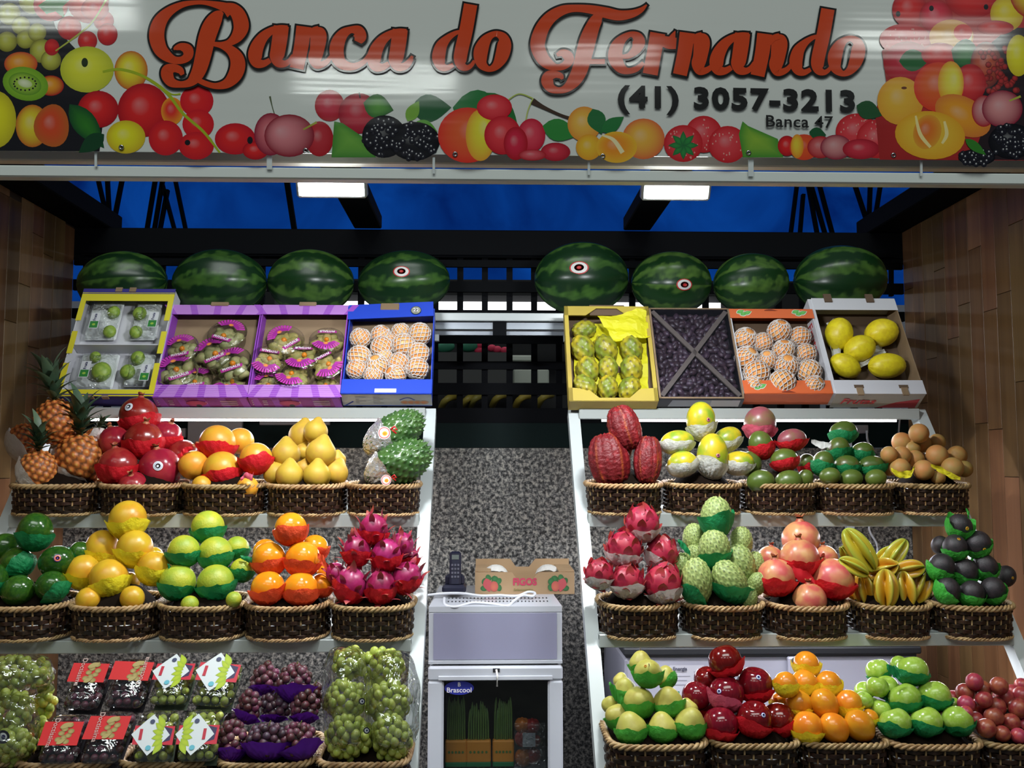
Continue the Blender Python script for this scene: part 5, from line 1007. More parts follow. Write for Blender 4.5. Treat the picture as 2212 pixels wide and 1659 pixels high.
def purple(x0, x1, n_, items, husk, zo):
    r, Wd, L, M = tray('fruit_box', 'purple striped box of physalis punnets, %s of two' % n_, x0, x1, 858, 659, .05, PURP, PURP, KR)
    for y, h, nm_ in ((0, .042, 'front_flap'), (L - .036, .036, 'rear_flap')):
        P = Paint(); P.poly([(0, 0), (Wd, 0), (Wd, h), (0, h)], PUL)
        for k in range(5):
            c = Wd * (.02 + .24 * k); dx = (k - 2) * .012 * (-1 if y == 0 else 1); P.poly([(c - .008, 0), (c + .012, 0), (c + .012 + dx, h), (c - .008 + dx, h)], PU)
        for k in range(6): P.poly([(.004, .004 + k * h / 6.5), (Wd - .004, .004 + k * h / 6.5), (Wd - .004, .0048 + k * h / 6.5), (.004, .0048 + k * h / 6.5)], (.55, .3, .68))
        f = bx(nm_, PURP, 0, Wd, y, y + h, .0, .0015, r); paint_on(P, 'print', f, Matrix.Translation((0, y, .0016)))
    P = Paint(); H = .05; P.poly([(0, 0), (Wd, 0), (Wd, H), (0, H)], (.22, .02, .22))
    for k in range(5): c = Wd * (.05 + .22 * k); P.poly([(c, 0), (c + .022, 0), (c + .014, H), (c - .006, H)], (.28, .05, .46))
    for a, b in ((.03, .045), (.15, .20), (.70, .88)):
        for k in range(3): P.poly([(Wd * a, .012 + k * .010), (Wd * b, .012 + k * .010), (Wd * b, .016 + k * .010), (Wd * a, .016 + k * .010)], (.5, .42, .5))
    P.poly([(Wd * .44 + .01 * math.cos(a * .4) * 3, .022 + .015 * math.sin(a * .4)) for a in range(16)], (.45, .05, .12), (.3, .02, .12)); P.disc(Wd * .46, .010, .008, .007, (.02, .005, .02))
    paint_on(P, 'end_print', r, fmtx(z=H, kind='end')); text('end_text', 'FRUTAS', .016, mat('pink_ink', (.5, .2, .3), .5), r, Matrix.Translation((Wd * .46, -.0030, -.025)) @ Matrix.Rotation(math.pi / 2, 4, 'X'))
    for x in (.25, .72):
        for y in (.35, .6): bx('vent_slot', mat('slot_black', (.01, .008, .006), .9), Wd * x - .012, Wd * x + .012, L * y, L * y + .02, -.0469, -.0465, r)
    bx('tab', KR, Wd * .42, Wd * .62, L - .004, L + .010, -.004, .006, r, bev=.002)
    for y in (.02, .0): pass
    rows_ = sorted(items, key=lambda t: -t[1])
    for i, (x, y, rr, rot) in enumerate(items): physalis(x, y, rr, M, zo, husk, 'round clear physalis punnet, %s' % LABP[(x, y)], rot)
    return M
LABP = {}
A_ = [(491, 722, 38, -20), (390, 755, 36, 15), (461, 763, 40, 30), (499, 785, 40, 25), (382, 801, 40, 25), (423, 822, 33, 10), (496, 826, 33, 175)]
B_ = [(616, 735, 37, 40), (706, 735, 34, 180), (578.6, 779, 35, 170), (652, 772, 36, 178), (706, 788, 36, 215), (633, 810, 37, 160), (579, 829, 31, 15), (701, 832, 31, 170)]
for L_, bn, nms in ((A_, 'left', ['rearmost', 'left, half in shade', 'centre', 'right of centre, overlapping', 'left front', 'front centre behind the flap', 'right front behind the flap']),
                    (B_, 'right', ['rear left', 'rear right', 'middle left', 'middle', 'middle right', 'centre front', 'front left behind the flap', 'front right behind the flap'])):
    for it, nn in zip(L_, nms): LABP[(it[0], it[1])] = nn + ' in the %s purple box' % bn
purple(329, 534, 'left', A_, 'husk', -.012); purple(535, 734, 'right', B_, 'husk2', -.010)
# 4 blue box of net-wrapped fruit
BLUE = mat('blue_card', (.012, .055, .52), .45)
r, Wd, L, M = tray('fruit_box', 'bright blue box of net-wrapped fruits', 736, 932, 850, 666, .062, BLUE, BLUE, KR, Yt=2.90)
bx('front_flap', BLUE, -.001, Wd + .001, 0, .050, .0, .002, r, bev=.0007); bx('rear_flap', BLUE, 0, Wd, -.028, .028, .0, .002, r, mtx=Matrix.Translation((-.004, L - .020, .004)) @ Matrix.Rotation(.06, 4, 'Z')); bx('tab', KR, Wd * .36, Wd * .58, L - .01, L + .016, -.004, .008, r, bev=.002)
P = Paint(); H = .055; P.poly([(0, 0), (Wd, 0), (Wd, H), (0, H)], (.52, .52, .52)); P.poly([(.005, 0), (.03, .022), (.034, .018), (.012, 0)], (.02, .04, .35))
for k in range(4): P.disc(Wd * (.70 + .07 * k), .016, .014, .009, (.62, .18, .04), (.45, .3, .2))
P.stroke([(Wd * .64, .028, .004), (Wd * .73, .040, .004), (Wd * .81, .028, .004)], (.02, .04, .35))
for k in range(4): P.poly([(.04, .012 + k * .01), (.05 + .02 * (k % 2), .012 + k * .01), (.05 + .02 * (k % 2), .014 + k * .01), (.04, .014 + k * .01)], (.2, .2, .25)); P.poly([(.09, .012 + k * .01), (.12 - .01 * (k % 2), .012 + k * .01), (.12 - .01 * (k % 2), .014 + k * .01), (.09, .014 + k * .01)], (.2, .2, .25))
paint_on(P, 'end_print', r, fmtx(z=.058, kind='end')); bx('white_label', WCARD, Wd * .37, Wd * .61, .002, .016, .0021, .0028, r, bev=.0003)
P = Paint(); P.disc(Wd * .78, L - .014, .016, .016, (.03, .04, .03)); P.ring([(Wd * .78 + .014 * math.cos(i * .4), L - .014 + .014 * math.sin(i * .4)) for i in range(16)], (Wd * .78, L - .014), (.05, .06, .05), (.35, .36, .28)); paint_on(P, 'emblem', r, Matrix.Translation((0, 0, .0095))); text('emblem_number', '22', .017, INKW, r, Matrix.Translation((Wd * .78, L - .014, .0105)), off=.0003)
def netted(items, M, key, where, zo):
    srt = sorted(range(len(items)), key=lambda i: (round(items[i][1] / 30), items[i][0])); rows_ = {}
    for i in srt: rows_.setdefault(round(items[i][1] / 30), []).append(i)
    keys = sorted(rows_)
    for ti, k_ in enumerate(keys):
        for j, i in enumerate(rows_[k_]):
            x, y, rr, o = items[i]; oo = dict(net=1, a=0, t=0); oo.update(o)
            fruit('netted_fruit', 'netted_fruit', x, y, rr * .98, 0, key, 'orange fruit in white foam net, %s in %s of the %s box' % (posword(j, len(rows_[k_])), tierword(ti, len(keys)), where), 'fruit', 'net-wrapped fruits in the %s box' % where, oo, M=M, zoff=zo + (y % 3) * .004)
netted([(779, 731, 22, {}), (823, 724, 21, {}), (866, 718, 20, {}), (907, 722, 24, {}), (825.5, 751, 24, {}), (871.6, 746, 25, {}), (904, 765, 24, {}), (776.6, 772, 25, {}), (814.6, 791, 25, {}), (861, 786, 23, {}), (771, 799, 22, {}), (901, 797, 24, {}), (806.5, 812, 20, {}), (855, 810, 22, {}), (830, 771, 18, {}), (842, 735, 15, {})], M, 'nb', 'blue', -.022)
# 5 mustard box of yellow pitayas
MUS = mat('mustard_card', (.50, .38, .05), .55, (.42, .30, .05), 5)
r, Wd, L, M = tray('fruit_box', 'mustard cardboard box of knobbly yellow pitayas', 1229, 1423, 866, 662, .05, MUS, MUS, KRD, Yt=2.90)
for x0_, x1_ in ((0, .012), (Wd - .012, Wd)): bx('side_flap', MUS, x0_, x1_, 0, L, 0, .002, r)
mb = Paint(); 
for nm_, pts in (('front_flap', [(0, 0), (Wd, 0), (Wd, .045), (Wd * .80, .04), (Wd * .68, .010), (Wd * .34, .010), (Wd * .22, .04), (0, .045)]), ('rear_flap', [(0, L), (0, L - .035), (Wd * .25, L - .035), (Wd * .38, L - .008), (Wd * .62, L - .008), (Wd * .74, L - .035), (Wd, L - .035), (Wd, L)])):
    n_ = len(pts); V = [(x, y, 0) for x, y in pts] + [(x, y, .002) for x, y in pts]; ob(nm_, mesh(nm_, V, [tuple(range(n_))[::-1], tuple(range(n_, 2 * n_))] + [(i, (i + 1) % n_, n_ + (i + 1) % n_, n_ + i) for i in range(n_)], None, False), MUS, r)
bx('handle_flap', KRD, Wd * .3, Wd * .72, L - .03, L + .010, -.008, -.003, r, bev=.002)
for i, (x, y, rr, a, n_) in enumerate([(1262, 713, 20, 80, 'alone at the top'), (1259, 754, 24, -20, 'second row, left'), (1308, 754, 24, -25, 'second row, middle'), (1364, 754, 23, -15, 'second row, right'), (1270, 799, 23, -10, 'third row, left'), (1313, 797, 21, 0, 'third row, middle'), (1364, 797, 23, 0, 'third row, right'), (1264, 835, 22, -40, 'bottom row, left'), (1313, 838, 21, 0, 'bottom row, middle'), (1359, 840, 22, 30, 'bottom row, right')]):
    fruit('yellow_pitaya', 'yellow_pitaya', x, y, rr, 0, 'yp', 'knobbly yellow pitaya, ' + n_ + ' of the mustard box', 'pitaya', 'yellow pitayas', W(a=a, t=0, e=.95), M=M, zoff=-.018)
def sheet(name, M, pts, z, m, lab, seed=1, nx=10, am=.006):
    (a, b, c, d) = [M.inverted() @ hit(x, y, M, z) for x, y in pts]; rs = np.random.RandomState(seed); V = []; Fc = []
    for i in range(nx + 1):
        for j in range(nx + 1):
            u, v = i / nx, j / nx; p = (a * (1 - u) + b * u) * (1 - v) + (d * (1 - u) + c * u) * v; V.append(M @ (p + Vector((rs.uniform(-.002, .002), rs.uniform(-.002, .002), am * (math.sin(7 * u + 3 * v + seed) + .6 * math.sin(13 * v - 6 * u) + rs.uniform(-.4, .4))))))
    for i in range(nx):
        for j in range(nx): k = i * (nx + 1) + j; Fc.append((k, k + nx + 1, k + nx + 2, k + 1))
    return tag(ob(name, mesh(name, V, Fc, None, False), m), lab, 'tissue paper')
yt_ = mat('bright_yellow_tissue', (.85, .80, .02), .55, tl=.25)
sheet('tissue_sheet', M, [(1290, 684), (1395, 668), (1405, 727), (1330, 736)], .006, yt_, 'crumpled bright yellow tissue over the mustard box', 2)
sheet('tissue_lining', M, [(1240, 700), (1395, 700), (1400, 855), (1240, 855)], -.038, yt_, 'bright yellow tissue lining under the yellow pitayas', 5, 12)
# 6 date box
DG = mat('black_card', (.014, .013, .018), .4)
r, Wd, L, M = tray('date_box', 'black box of dark dates under clear film with crossed card strips', 1424, 1608, 861, 666, .045, DG, DG, KRD, Yt=2.90)
for x0_, x1_ in ((0, .006), (Wd - .006, Wd)): bx('card_edge', KR, x0_, x1_, 0, L, 0, .002, r)
bx('card_edge', KR, 0, Wd, 0, .005, 0, .002, r); bx('card_edge', KR, 0, Wd, L - .005, L, 0, .002, r)
for s_ in (1, -1):
    a, b = Vector((.01 if s_ > 0 else Wd - .01, .012, -.004)), Vector((Wd - .01 if s_ > 0 else .01, L - .01, -.004)); MB().bar(a, b, .005, .014).ob('card_strip', mat('grey_card_strip', (.16, .13, .10), .6), r)
ob('clear_film', MB().box(.004, Wd - .004, .004, L - .004, .0030, .0034).me('clear_film'), film('box_film', (.93, .93, .97), .05, .1, .2, 12), r)
P = Paint(); P.poly([(0, 0), (Wd, 0), (Wd, .04), (0, .04)], (.03, .03, .04)); P.poly([(.03, .002), (Wd * .62, .002), (Wd * .62, .036), (.04, .036)], (.32, .35, .42)); P.poly([(Wd * .62, .002), (Wd - .01, .002), (Wd - .01, .036), (Wd * .62, .036)], (.55, .55, .6)); paint_on(P, 'end_print', r, fmtx(z=.042, kind='end'))
rs = random.Random(3); nx_, ny_ = 14, 19
for i in range(nx_):
    for j in range(ny_):
        x, y = .014 + (i + .5 + rs.uniform(-.35, .35)) * (Wd - .028) / nx_, .012 + (j + .5 + rs.uniform(-.35, .35)) * (L - .024) / ny_
        s_ = rs.uniform(.0085, .0108); MM = M @ Matrix.Translation((x, y, -.024 + rs.uniform(-.006, .005))) @ Euler((math.pi / 2 + rs.uniform(-.4, .4), 0, rs.uniform(0, 6.28)), 'XYZ').to_matrix().to_4x4() @ Matrix.Scale(s_, 4)
        tag(ob('date', body('date'), mtx=MM), 'dark wrinkled date in the black film-covered box', 'date', 'dates under the film')
ob('date_bed', MB().box(.006, Wd - .006, .006, L - .006, -.041, -.034).me('date_bed'), mat('dark_fill', (.02, .012, .018), .6), r)
# 7 orange box of net-wrapped fruit
ORC = mat('orange_card', (.66, .13, .035), .5)
r, Wd, L, M = tray('fruit_box', 'orange box with green leaf print, holding net-wrapped fruits', 1608, 1800, 850, 668, .055, ORC, ORC, KRD, Yt=2.90, side=WCARD)
for y, h, nm_ in ((0, .046, 'front_flap'), (L - .036, .036, 'rear_flap')):
    f = bx(nm_, ORC, 0, Wd, y, y + h, 0, .002, r); P = Paint()
    for sx_ in (.17, .83):
        for q, l in ((0, 0), (1, .012), (2, -.010)): P.leaf(Wd * sx_ + (l) - .014, h * .45 - .006 + q * .004, Wd * sx_ + l + .014, h * .6 + q * .004, .009, (.62, .66, .55))
        for q, l in ((0, 0), (1, .012), (2, -.010)): P.leaf(Wd * sx_ + (l) - .012, h * .45 - .005 + q * .004, Wd * sx_ + l + .012, h * .6 + q * .004, .0065, (.16, .50, .12), (.08, .36, .06))
    P.poly([(Wd * .42 + .03 * i / 8 * 1.2, (0.004 if y == 0 else h - .006) + .004 * math.sin(i * .4)) for i in range(9)] + [(Wd * .58, .002 if y == 0 else h - .008), (Wd * .42, .002 if y == 0 else h - .008)], (.22, .03, .01)); paint_on(P, 'print', f, Matrix.Translation((0, y, .0021)))
netted([(1606 + 4, 733, 25, {}), (1648, 740, 21, {}), (1683.5, 716, 25, {}), (1728, 729, 23, {}), (1612.6, 774, 26, {}), (1658, 778, 21, {}), (1693, 758, 24, {}), (1741, 765, 22, {}), (1699.5, 791, 26, {}), (1634, 807, 28, {}), (1748, 803, 26, {}), (1690, 827, 28, {}), (1628, 834, 22, {}), (1758, 833, 22, {})], M, 'no', 'orange', -.020)
# 8 white box of yellow melons
r, Wd, L, M = tray('fruit_box', 'white and red box of yellow melons, far right', 1806, 2000, 850, 647, .07, WCARD, KR, KRD, Yt=2.93, side=KR)
bx('front_flap', WCARD, -.002, Wd + .002, -.002, .048, 0, .002, r, bev=.0007); bx('rear_flap', WCARD, 0, Wd, L - .044, L + .004, 0, .002, r, bev=.0007); bx('side_flap', WCARD, -.012, .004, 0, L, -.06, .001, r)
for x in (.22, .72): bx('slot', KRD, Wd * x, Wd * x + .028, .018, .030, .0021, .0026, r); bx('tab', KR, Wd * x + .004, Wd * x + .022, -.008, .018, .001, .006, r); bx('tab', KRD, Wd * (x - .07), Wd * (x - .07) + .024, L - .014, L + .018, .0, .006, r)
P = Paint(); H = .07; P.poly([(0, 0), (Wd, 0), (Wd, H), (0, H)], (.45, .42, .36)); P.poly([(Wd * .52, 0), (Wd * .97, 0), (Wd * .97, .045), (Wd * .72, .028)], (.45, .03, .04)); paint_on(P, 'end_print', r, fmtx(z=.07, kind='end'))
text('box_lettering', 'Frutas', .036, mat('red_ink', (.50, .03, .03), .5), r, Matrix.Translation((Wd * .28, -.0035, -.036)) @ Matrix.Rotation(math.pi / 2, 4, 'X'), shear=.25, off=.0006, sx=1.15)
text('side_lettering', 'Frutas', .05, mat('red_ink', (.50, .03, .03), .5), r, Matrix.Translation((-.0125, L * .62, -.03)) @ Matrix((((0, 0, -1, 0), (-1, 0, 0, 0), (0, 1, 0, 0), (0, 0, 0, 1)))) , shear=.2)
for x, y, rr, a, e, n_ in [(1812, 722, 30, 8, 1.0, 'upper left'), (1904, 719, 31, 75, .98, 'upper right'), (1857, 753, 29, 65, 1.0, 'middle'), (1826, 790, 25, -62, 1.15, 'lower left'), (1916, 790, 28, 88, 1.2, 'lower right')]:
    fruit('melon', 'yellow_melon', x, y, rr, 0, 'ml', 'oval yellow melon, %s in the white box' % n_, 'melon', 'yellow melons', W(a=a, t=0, e=e), M=M, zoff=-.03)
sheet('tissue_sheet', M, [(1785, 700), (1800, 690), (1825, 800), (1800, 805)], -.045, MATS['white_tissue'], 'white tissue along the left side of the melon box', 7)
sheet('tissue_sheet', M, [(1840, 770), (1905, 745), (1915, 762), (1860, 795)], -.045, MATS['white_tissue'], 'white tissue between the yellow melons', 9)
# ------------------------------------------------------------------ grapes
kind('grape', one, mat('green_grape_skin', (.40, .48, .07), .22, (.48, .52, .12), 1.0, var=.14, sss=.15), 1.15, 8, 12)
kind('purple_grape', one, mat('purple_grape_skin', (.13, .025, .045), .38, (.10, .05, .05), 1.0, var=.45), 1.02, 8, 12)
kind('dusky_grape', one, mat('dusky_grape_skin', (.05, .03, .045), .42, (.08, .03, .04), 1.0, var=.35), 1.02, 8, 12)
def bunch(x, y, rx, rz, Y, gr, knd, lab, group, wrap=None, seed=1, cat='grapes', tail=0, nm='grape_bunch', ry=None):
    s = Y / F; rs = random.Random(seed); RX, RZ, g_ = rx * s, rz * s, gr * s; RY = (ry or min(rx, rz) * .8) * s
    p = at(x, y, Y + RY * .6); r = empty(nm, p); tag(r, lab, cat, group)
    N = int(1.55 * (RX * RZ + RX * RY + RZ * RY) / 3 * 4 / (g_ * g_ * 2.1)); N = min(N, 150)
    RX, RY, RZ = RX - g_ * .8, max(RY - g_ * .8, .003), RZ - g_ * .8
    for i, d in enumerate(fibp(N)):
        if d[1] > .45: continue
        j = lambda: rs.uniform(-.42, .42) * g_
        k_ = rs.uniform(.92, 1.15); M3 = Matrix.Translation((d[0] * RX + j(), d[1] * RY + j(), d[2] * RZ + j())) @ Euler((rs.uniform(-.5, .5), rs.uniform(-.5, .5), 0)).to_matrix().to_4x4() @ Matrix.Scale(g_ * k_, 4)
        ob('grape', body(knd), None, r, mtx=M3)
    MB().tube([(0, 0, RZ * .6), (.002, 0, RZ), (.006, 0, RZ + g_ * 1.2)], .0012, 5).ob('stalk', mat('green_stalk', (.22, .25, .06), .6), r)
    if wrap:
        e_ = (RZ + g_) / (RX + g_); me = wrapmesh((math.sin(wrap.get('a', 0)) * -1, -.42, -1), wrap.get('h', 62), Matrix.Identity(3), lambda d: (RX + g_ * .9) / np.sqrt(d[:, 0] ** 2 + (d[:, 1] / ((RY + g_) / (RX + g_))) ** 2 + d[:, 2] ** 2), e_, seed, .22)
        me.materials.append(MATS['purple_tissue']); tag(ob('paper_wrap', me, None, r), 'purple tissue paper wrap')
    return r
for i, (x, y, rx, rz, Y, k_, n_, wp) in enumerate([(573, 1466, 31, 32, 2.16, 'purple_grape', 'top left', dict(h=58)), (637, 1474, 35, 40, 2.13, 'purple_grape', 'top right', dict(h=75)), (537, 1527, 25, 32, 2.11, 'purple_grape', 'middle left', dict(h=62, a=.4)), (594, 1526, 32, 30, 2.13, 'dusky_grape', 'middle, darkest', dict(h=52)),
                                              (659, 1527, 30, 33, 2.11, 'purple_grape', 'middle right', dict(h=58)), (678, 1500, 22, 26, 2.17, 'purple_grape', 'far right, behind', None), (501, 1600, 31, 42, 2.07, 'purple_grape', 'bottom left', dict(h=60)), (578, 1600, 46, 38, 2.06, 'dusky_grape', 'bottom middle', dict(h=80)), (645, 1600, 38, 38, 2.06, 'purple_grape', 'bottom right', dict(h=74, a=-.4)), (505, 1548, 18, 16, 2.17, 'dusky_grape', 'far left, behind', None)]):
    bunch(x, y, rx, rz, Y, 8.4, k_, 'purple grape bunch %s, %s of its basket' % ('in purple tissue' if wp else 'without tissue', n_), 'purple grape bunches', wp, 20 + i)
BAG = film('grape_bag_film', (.95, .97, .96), .24, .06, 1.0, 22)
def bag(name, x0, x1, y0, y1, Yf, dep, seed, lab, ang=0):
    n, m_ = 22, 30; V = []; Fc = []; rs = np.random.RandomState(seed); cx, cy, hx, hy = (x0 + x1) / 2, (y0 + y1) / 2, (x1 - x0) / 2, (y1 - y0) / 2
    for i in range(n + 1):
        for j in range(m_):
            t = math.pi * i / n; q = 2 * math.pi * j / m_; a = math.sin(t) ** .55; X_ = math.copysign(abs(math.cos(q)) ** .7, math.cos(q)) * a; Y_ = math.sin(q) * a; Z_ = math.copysign(abs(math.cos(t)) ** .75, math.cos(t))
            w_ = 1 + .05 * math.sin(5 * q + 3 * Z_ + seed) + .04 * math.sin(9 * Z_ + 4 * q) + .02 * rs.randn(); yy = Yf + dep / 2 + Y_ * dep / 2 * w_; p = at(cx + X_ * hx * w_, cy - Z_ * hy, yy); V.append(p)
    for i in range(n):
        for j in range(m_): j2 = (j + 1) % m_; a, b = i * m_, (i + 1) * m_; Fc.append((a + j, b + j, b + j2, a + j2))
    return tag(ob(name, mesh(name, V, Fc), BAG), lab, 'plastic bag', 'clear grape bags')
for i, (x, y, rx, rz, Y, n_) in enumerate([(755, 1432, 36, 34, 2.17, 'upper left'), (822, 1440, 50, 38, 2.15, 'upper right'), (745, 1512, 46, 42, 2.11, 'middle left'), (838, 1516, 50, 44, 2.11, 'middle right'), (755, 1594, 50, 46, 2.07, 'lower left'), (846, 1594, 44, 48, 2.07, 'lower right')]):
    bunch(x, y, rx, rz, Y, 9.0, 'grape', 'green grape bunch, %s inside the big clear bag' % n_, 'green grapes in the big bag', None, 50 + i)
bag('grape_bag', 697, 800, 1395, 1632, 2.01, .26, 3, 'crinkled clear bag over the left green grapes by the upright'); bag('grape_bag', 790, 905, 1404, 1628, 2.01, .25, 8, 'crinkled clear bag over the right green grapes by the upright')
for i, (x, y, rx, rz, Y, n_) in enumerate([(30, 1452, 44, 36, 2.15, 'top'), (84, 1456, 30, 30, 2.16, 'top right'), (22, 1535, 46, 42, 2.10, 'middle'), (30, 1610, 42, 38, 2.06, 'lowest'), (100, 1512, 22, 34, 2.19, 'right, in the shade'), (88, 1585, 26, 34, 2.17, 'lower right, in the shade'), (-30, 1480, 30, 40, 2.16, 'at the very edge')]):
    bunch(x, y, rx, rz, Y, 9.0, 'grape', 'bagged green grape bunch at the left edge, ' + n_, 'green grapes at the left edge', None, 70 + i)
bag('grape_bag', -60, 118, 1412, 1510, 2.05, .20, 5, 'clear crinkled grape bag at the left edge, upper'); bag('grape_bag', -60, 84, 1500, 1645, 2.0, .2, 6, 'clear crinkled grape bag at the left edge, lower')
for i, (x, y, s_) in enumerate([(782, 1515, 7), (792, 1578, 7), (6, 1592, 14)]):
    p = at(x, y, 2.005); r = empty('bag_logo', p, rot=(math.pi / 2, 0, 0), scale=s_ * 2 / F); tag(r, 'small round dark logo on grape bag, %s' % ('upper one by the upright', 'lower one by the upright', 'at the left edge')[i], 'logo')
    P = Paint(); P.disc(0, 0, 1, 1, (.02, .02, .03)); P.disc(0, 0, .62, .62, (.6, .62, .62)); P.disc(.1, 0, .3, .34, (.03, .03, .1)); P.ob('disc', PRT, r, lambda x, y, k: (x, y, k * .01))
# boxed grapes
PUN = film('clamshell_plastic', (.93, .94, .96), .20, .06, .6, 26)
def punnet(TL, TR, BR, BL, Yb, Yt, knd, lab, red, gr, seed, flip=False):
    O, B, T = at(*BL, Yb), at(*BR, Yb), at(*TL, Yt); M = frame(O, B - O, T - O); Wd = (B - O).length; L = (T - O).dot(M.to_3x3() @ Vector((0, 1, 0))); L = abs(L)
    r = empty('grape_box', mtx=M); tag(r, lab, 'punnet', 'clear grape boxes'); H = .042; rs = random.Random(seed)
    sh = (at(*TL, Yt) - O).dot(M.to_3x3() @ Vector((1, 0, 0))); r['category'] = 'punnet'
    S = lambda x, y, z: (x + sh * y / L, y, z)
    def rrect(ins, z, n=6):
        P = []; c = .016
        for (cx, cy, a0) in ((Wd - ins - c, ins + c, -90), (Wd - ins - c, L - ins - c, 0), (ins + c, L - ins - c, 90), (ins + c, ins + c, 180)):
            for k in range(n): a = math.radians(a0 + 90 * k / (n - 1)); P.append(S(cx + c * math.cos(a), cy + c * math.sin(a), z))
        return P
    rings = [rrect(.010, -H), rrect(.004, -.014), rrect(.001, -.012), rrect(.001, -.010), rrect(.005, -.008), rrect(.010, .006), rrect(.016, .010)]; n = len(rings[0]); V = sum(rings, []); Fc = []
    for i in range(len(rings) - 1):
        for j in range(n): j2 = (j + 1) % n; Fc.append((i * n + j, i * n + j2, (i + 1) * n + j2, (i + 1) * n + j))
    Fc.append(tuple((len(rings) - 1) * n + j for j in range(n))); ob('clamshell', mesh('clamshell', V, Fc), PUN, r)
    g_ = gr * 2.1 / F; nx_, ny_ = max(3, int(Wd * .86 / (2.05 * g_))), max(5, int(L * .9 / (2.0 * g_)))
    for i in range(nx_):
        for j in range(ny_):
            x, y = Wd * .06 + (i + .5 + .4 * (j % 2 - .5)) * Wd * .88 / nx_, L * .06 + (j + .5) * L * .88 / ny_
            ob('grape', body(knd), None, r, mtx=Matrix.Translation(S(x, y, -.012 + rs.uniform(-.006, .002))) @ Euler((rs.uniform(0, 3), rs.uniform(0, 3), 0)).to_matrix().to_4x4() @ Matrix.Scale(g_ * rs.uniform(.9, 1.1), 4))
    bx_ = MB(); bx_.V = [Vector(S(*q)) for q in [(.006, .006, -.040), (Wd - .006, .006, -.040), (Wd - .006, L - .006, -.040), (.006, L - .006, -.040)]]; bx_.F = [(0, 1, 2, 3)]; bx_.ob('bottom_pad', mat('dark_pad', (.02, .015, .02), .8) if red else mat('grey_pad', (.06, .08, .05), .8), r)
    P = Paint(); zl = .0108
    if red:
        a, b = ((.46, .84) if Yb > 2.08 else (.26, .74)) if red == 1 else (.36, .80)
        P.poly([(0, L * a), (Wd, L * a), (Wd, L * b), (0, L * b)], (.60, .018, .02)); cx, cy = Wd * (.63 if flip else .60), L * (a + b) / 2; GD = (.42, .33, .12)
        for q in range(9): P.disc(cx + .007 * math.cos(q * 2.4) * (1 + q % 2), cy + (q - 4) * .0046, .0066, .0058, GD, (.25, .18, .05))
        P.leaf(cx - .013, cy + .012, cx + .011, cy + .024, .006, GD); P.leaf(cx - .011, cy - .024, cx + .006, cy - .014, .005, GD); P.ob('red_label', PRT, r, lambda x, y, k: (x + sh * y / L, y, zl + k * .00015))
        tm = Matrix.Translation(S(Wd * (.80 if flip else .30), cy, zl + .003)) @ Matrix.Rotation(math.pi / 2 if flip else -math.pi / 2, 4, 'Z'); text('label_text', 'Doctissima', .0150, mat('pale_ink', (.62, .45, .40), .5), r, tm)
    else:
        c = (Wd * .42, L * (.66 if flip == 1 else .42)); h = Wd * .48
        P.poly([(Wd * .0, c[1] - h * .55), (Wd, c[1] - h * .55), (Wd, c[1] + h * .5), (Wd * .0, c[1] + h * .5)], (.50, .015, .035)); P.poly([(Wd * .62, c[1] - h * .5), (Wd * .92, c[1] - h * .3), (Wd * .95, c[1] + h * .35), (Wd * .66, c[1] + h * .5)], (.03, .02, .07))
        P.poly([(c[0] + h * 1.0 * math.cos(t_ * math.pi / 8) / max(abs(math.cos(t_ * math.pi / 8)) + abs(math.sin(t_ * math.pi / 8)), .01) ** .92, c[1] + h * 1.15 * math.sin(t_ * math.pi / 8) / max(abs(math.cos(t_ * math.pi / 8)) + abs(math.sin(t_ * math.pi / 8)), .01) ** .92) for t_ in range(16)], (.62, .66, .66))
        sg = 1 if flip != 2 else -1
        for q in range(6): P.leaf(c[0] + sg * h * .66, c[1] + (q - 2.5) * h * .16, c[0] + sg * h * (.02 + .1 * abs(q - 2.5)), c[1] + (q - 2.5) * h * .44, h * .17, (.42, .52, .02), (.30, .42, .02))
        P.poly([(c[0] - sg * h * .58, c[1] - h * .3), (c[0] - sg * h * .42, c[1] - h * .3), (c[0] - sg * h * .42, c[1] + h * .3), (c[0] - sg * h * .58, c[1] + h * .3)], (.45, .02, .04)); P.disc(c[0], c[1] + h * .72, h * .13, h * .13, (.05, .06, .12)); P.disc(c[0], c[1] - h * .74, h * .14, h * .14, (.12, .42, .5))
        P.ob('white_label', PRT, r, lambda x, y, k: (x + sh * y / L, y, zl + k * .00015))
    return r
PNS = [((169, 1421), (245, 1421), (208, 1530), (128, 1528), 2.11, 2.19, 'purple_grape', 'red-labelled grape box, rear left of four', 1, 0), ((258, 1417), (334, 1425), (304, 1526), (217, 1523), 2.11, 2.19, 'purple_grape', 'red-labelled grape box, rear right of four', 1, 1), ((111, 1538), (195, 1538), (160, 1645), (74, 1645), 2.02, 2.10, 'purple_grape', 'red-labelled grape box, front left of four', 1, 0), ((208, 1530), (291, 1536), (254, 1645), (163, 1645), 2.02, 2.10, 'purple_grape', 'red-labelled grape box, front right of four', 2, 0),
       ((347, 1427), (430, 1424), (400, 1516), (315, 1516), 2.11, 2.19, 'grape', 'white-labelled grape box, rear left of four', 0, 1), ((440, 1423), (527, 1425), (498, 1524), (408, 1518), 2.11, 2.19, 'grape', 'white-labelled grape box, rear right of four', 0, 1), ((304, 1528), (388, 1523), (370, 1642), (282, 1641), 2.02, 2.10, 'grape', 'white-labelled grape box, front left of four', 0, 0), ((400, 1527), (487, 1535), (465, 1640), (376, 1641), 2.02, 2.10, 'grape', 'white-labelled grape box, front right of four', 0, 2)]
for i, q in enumerate(PNS): punnet(q[0], q[1], q[2], q[3], q[4], q[5], q[6], q[7], q[8], 8 if q[8] else 8.5, i, q[9])
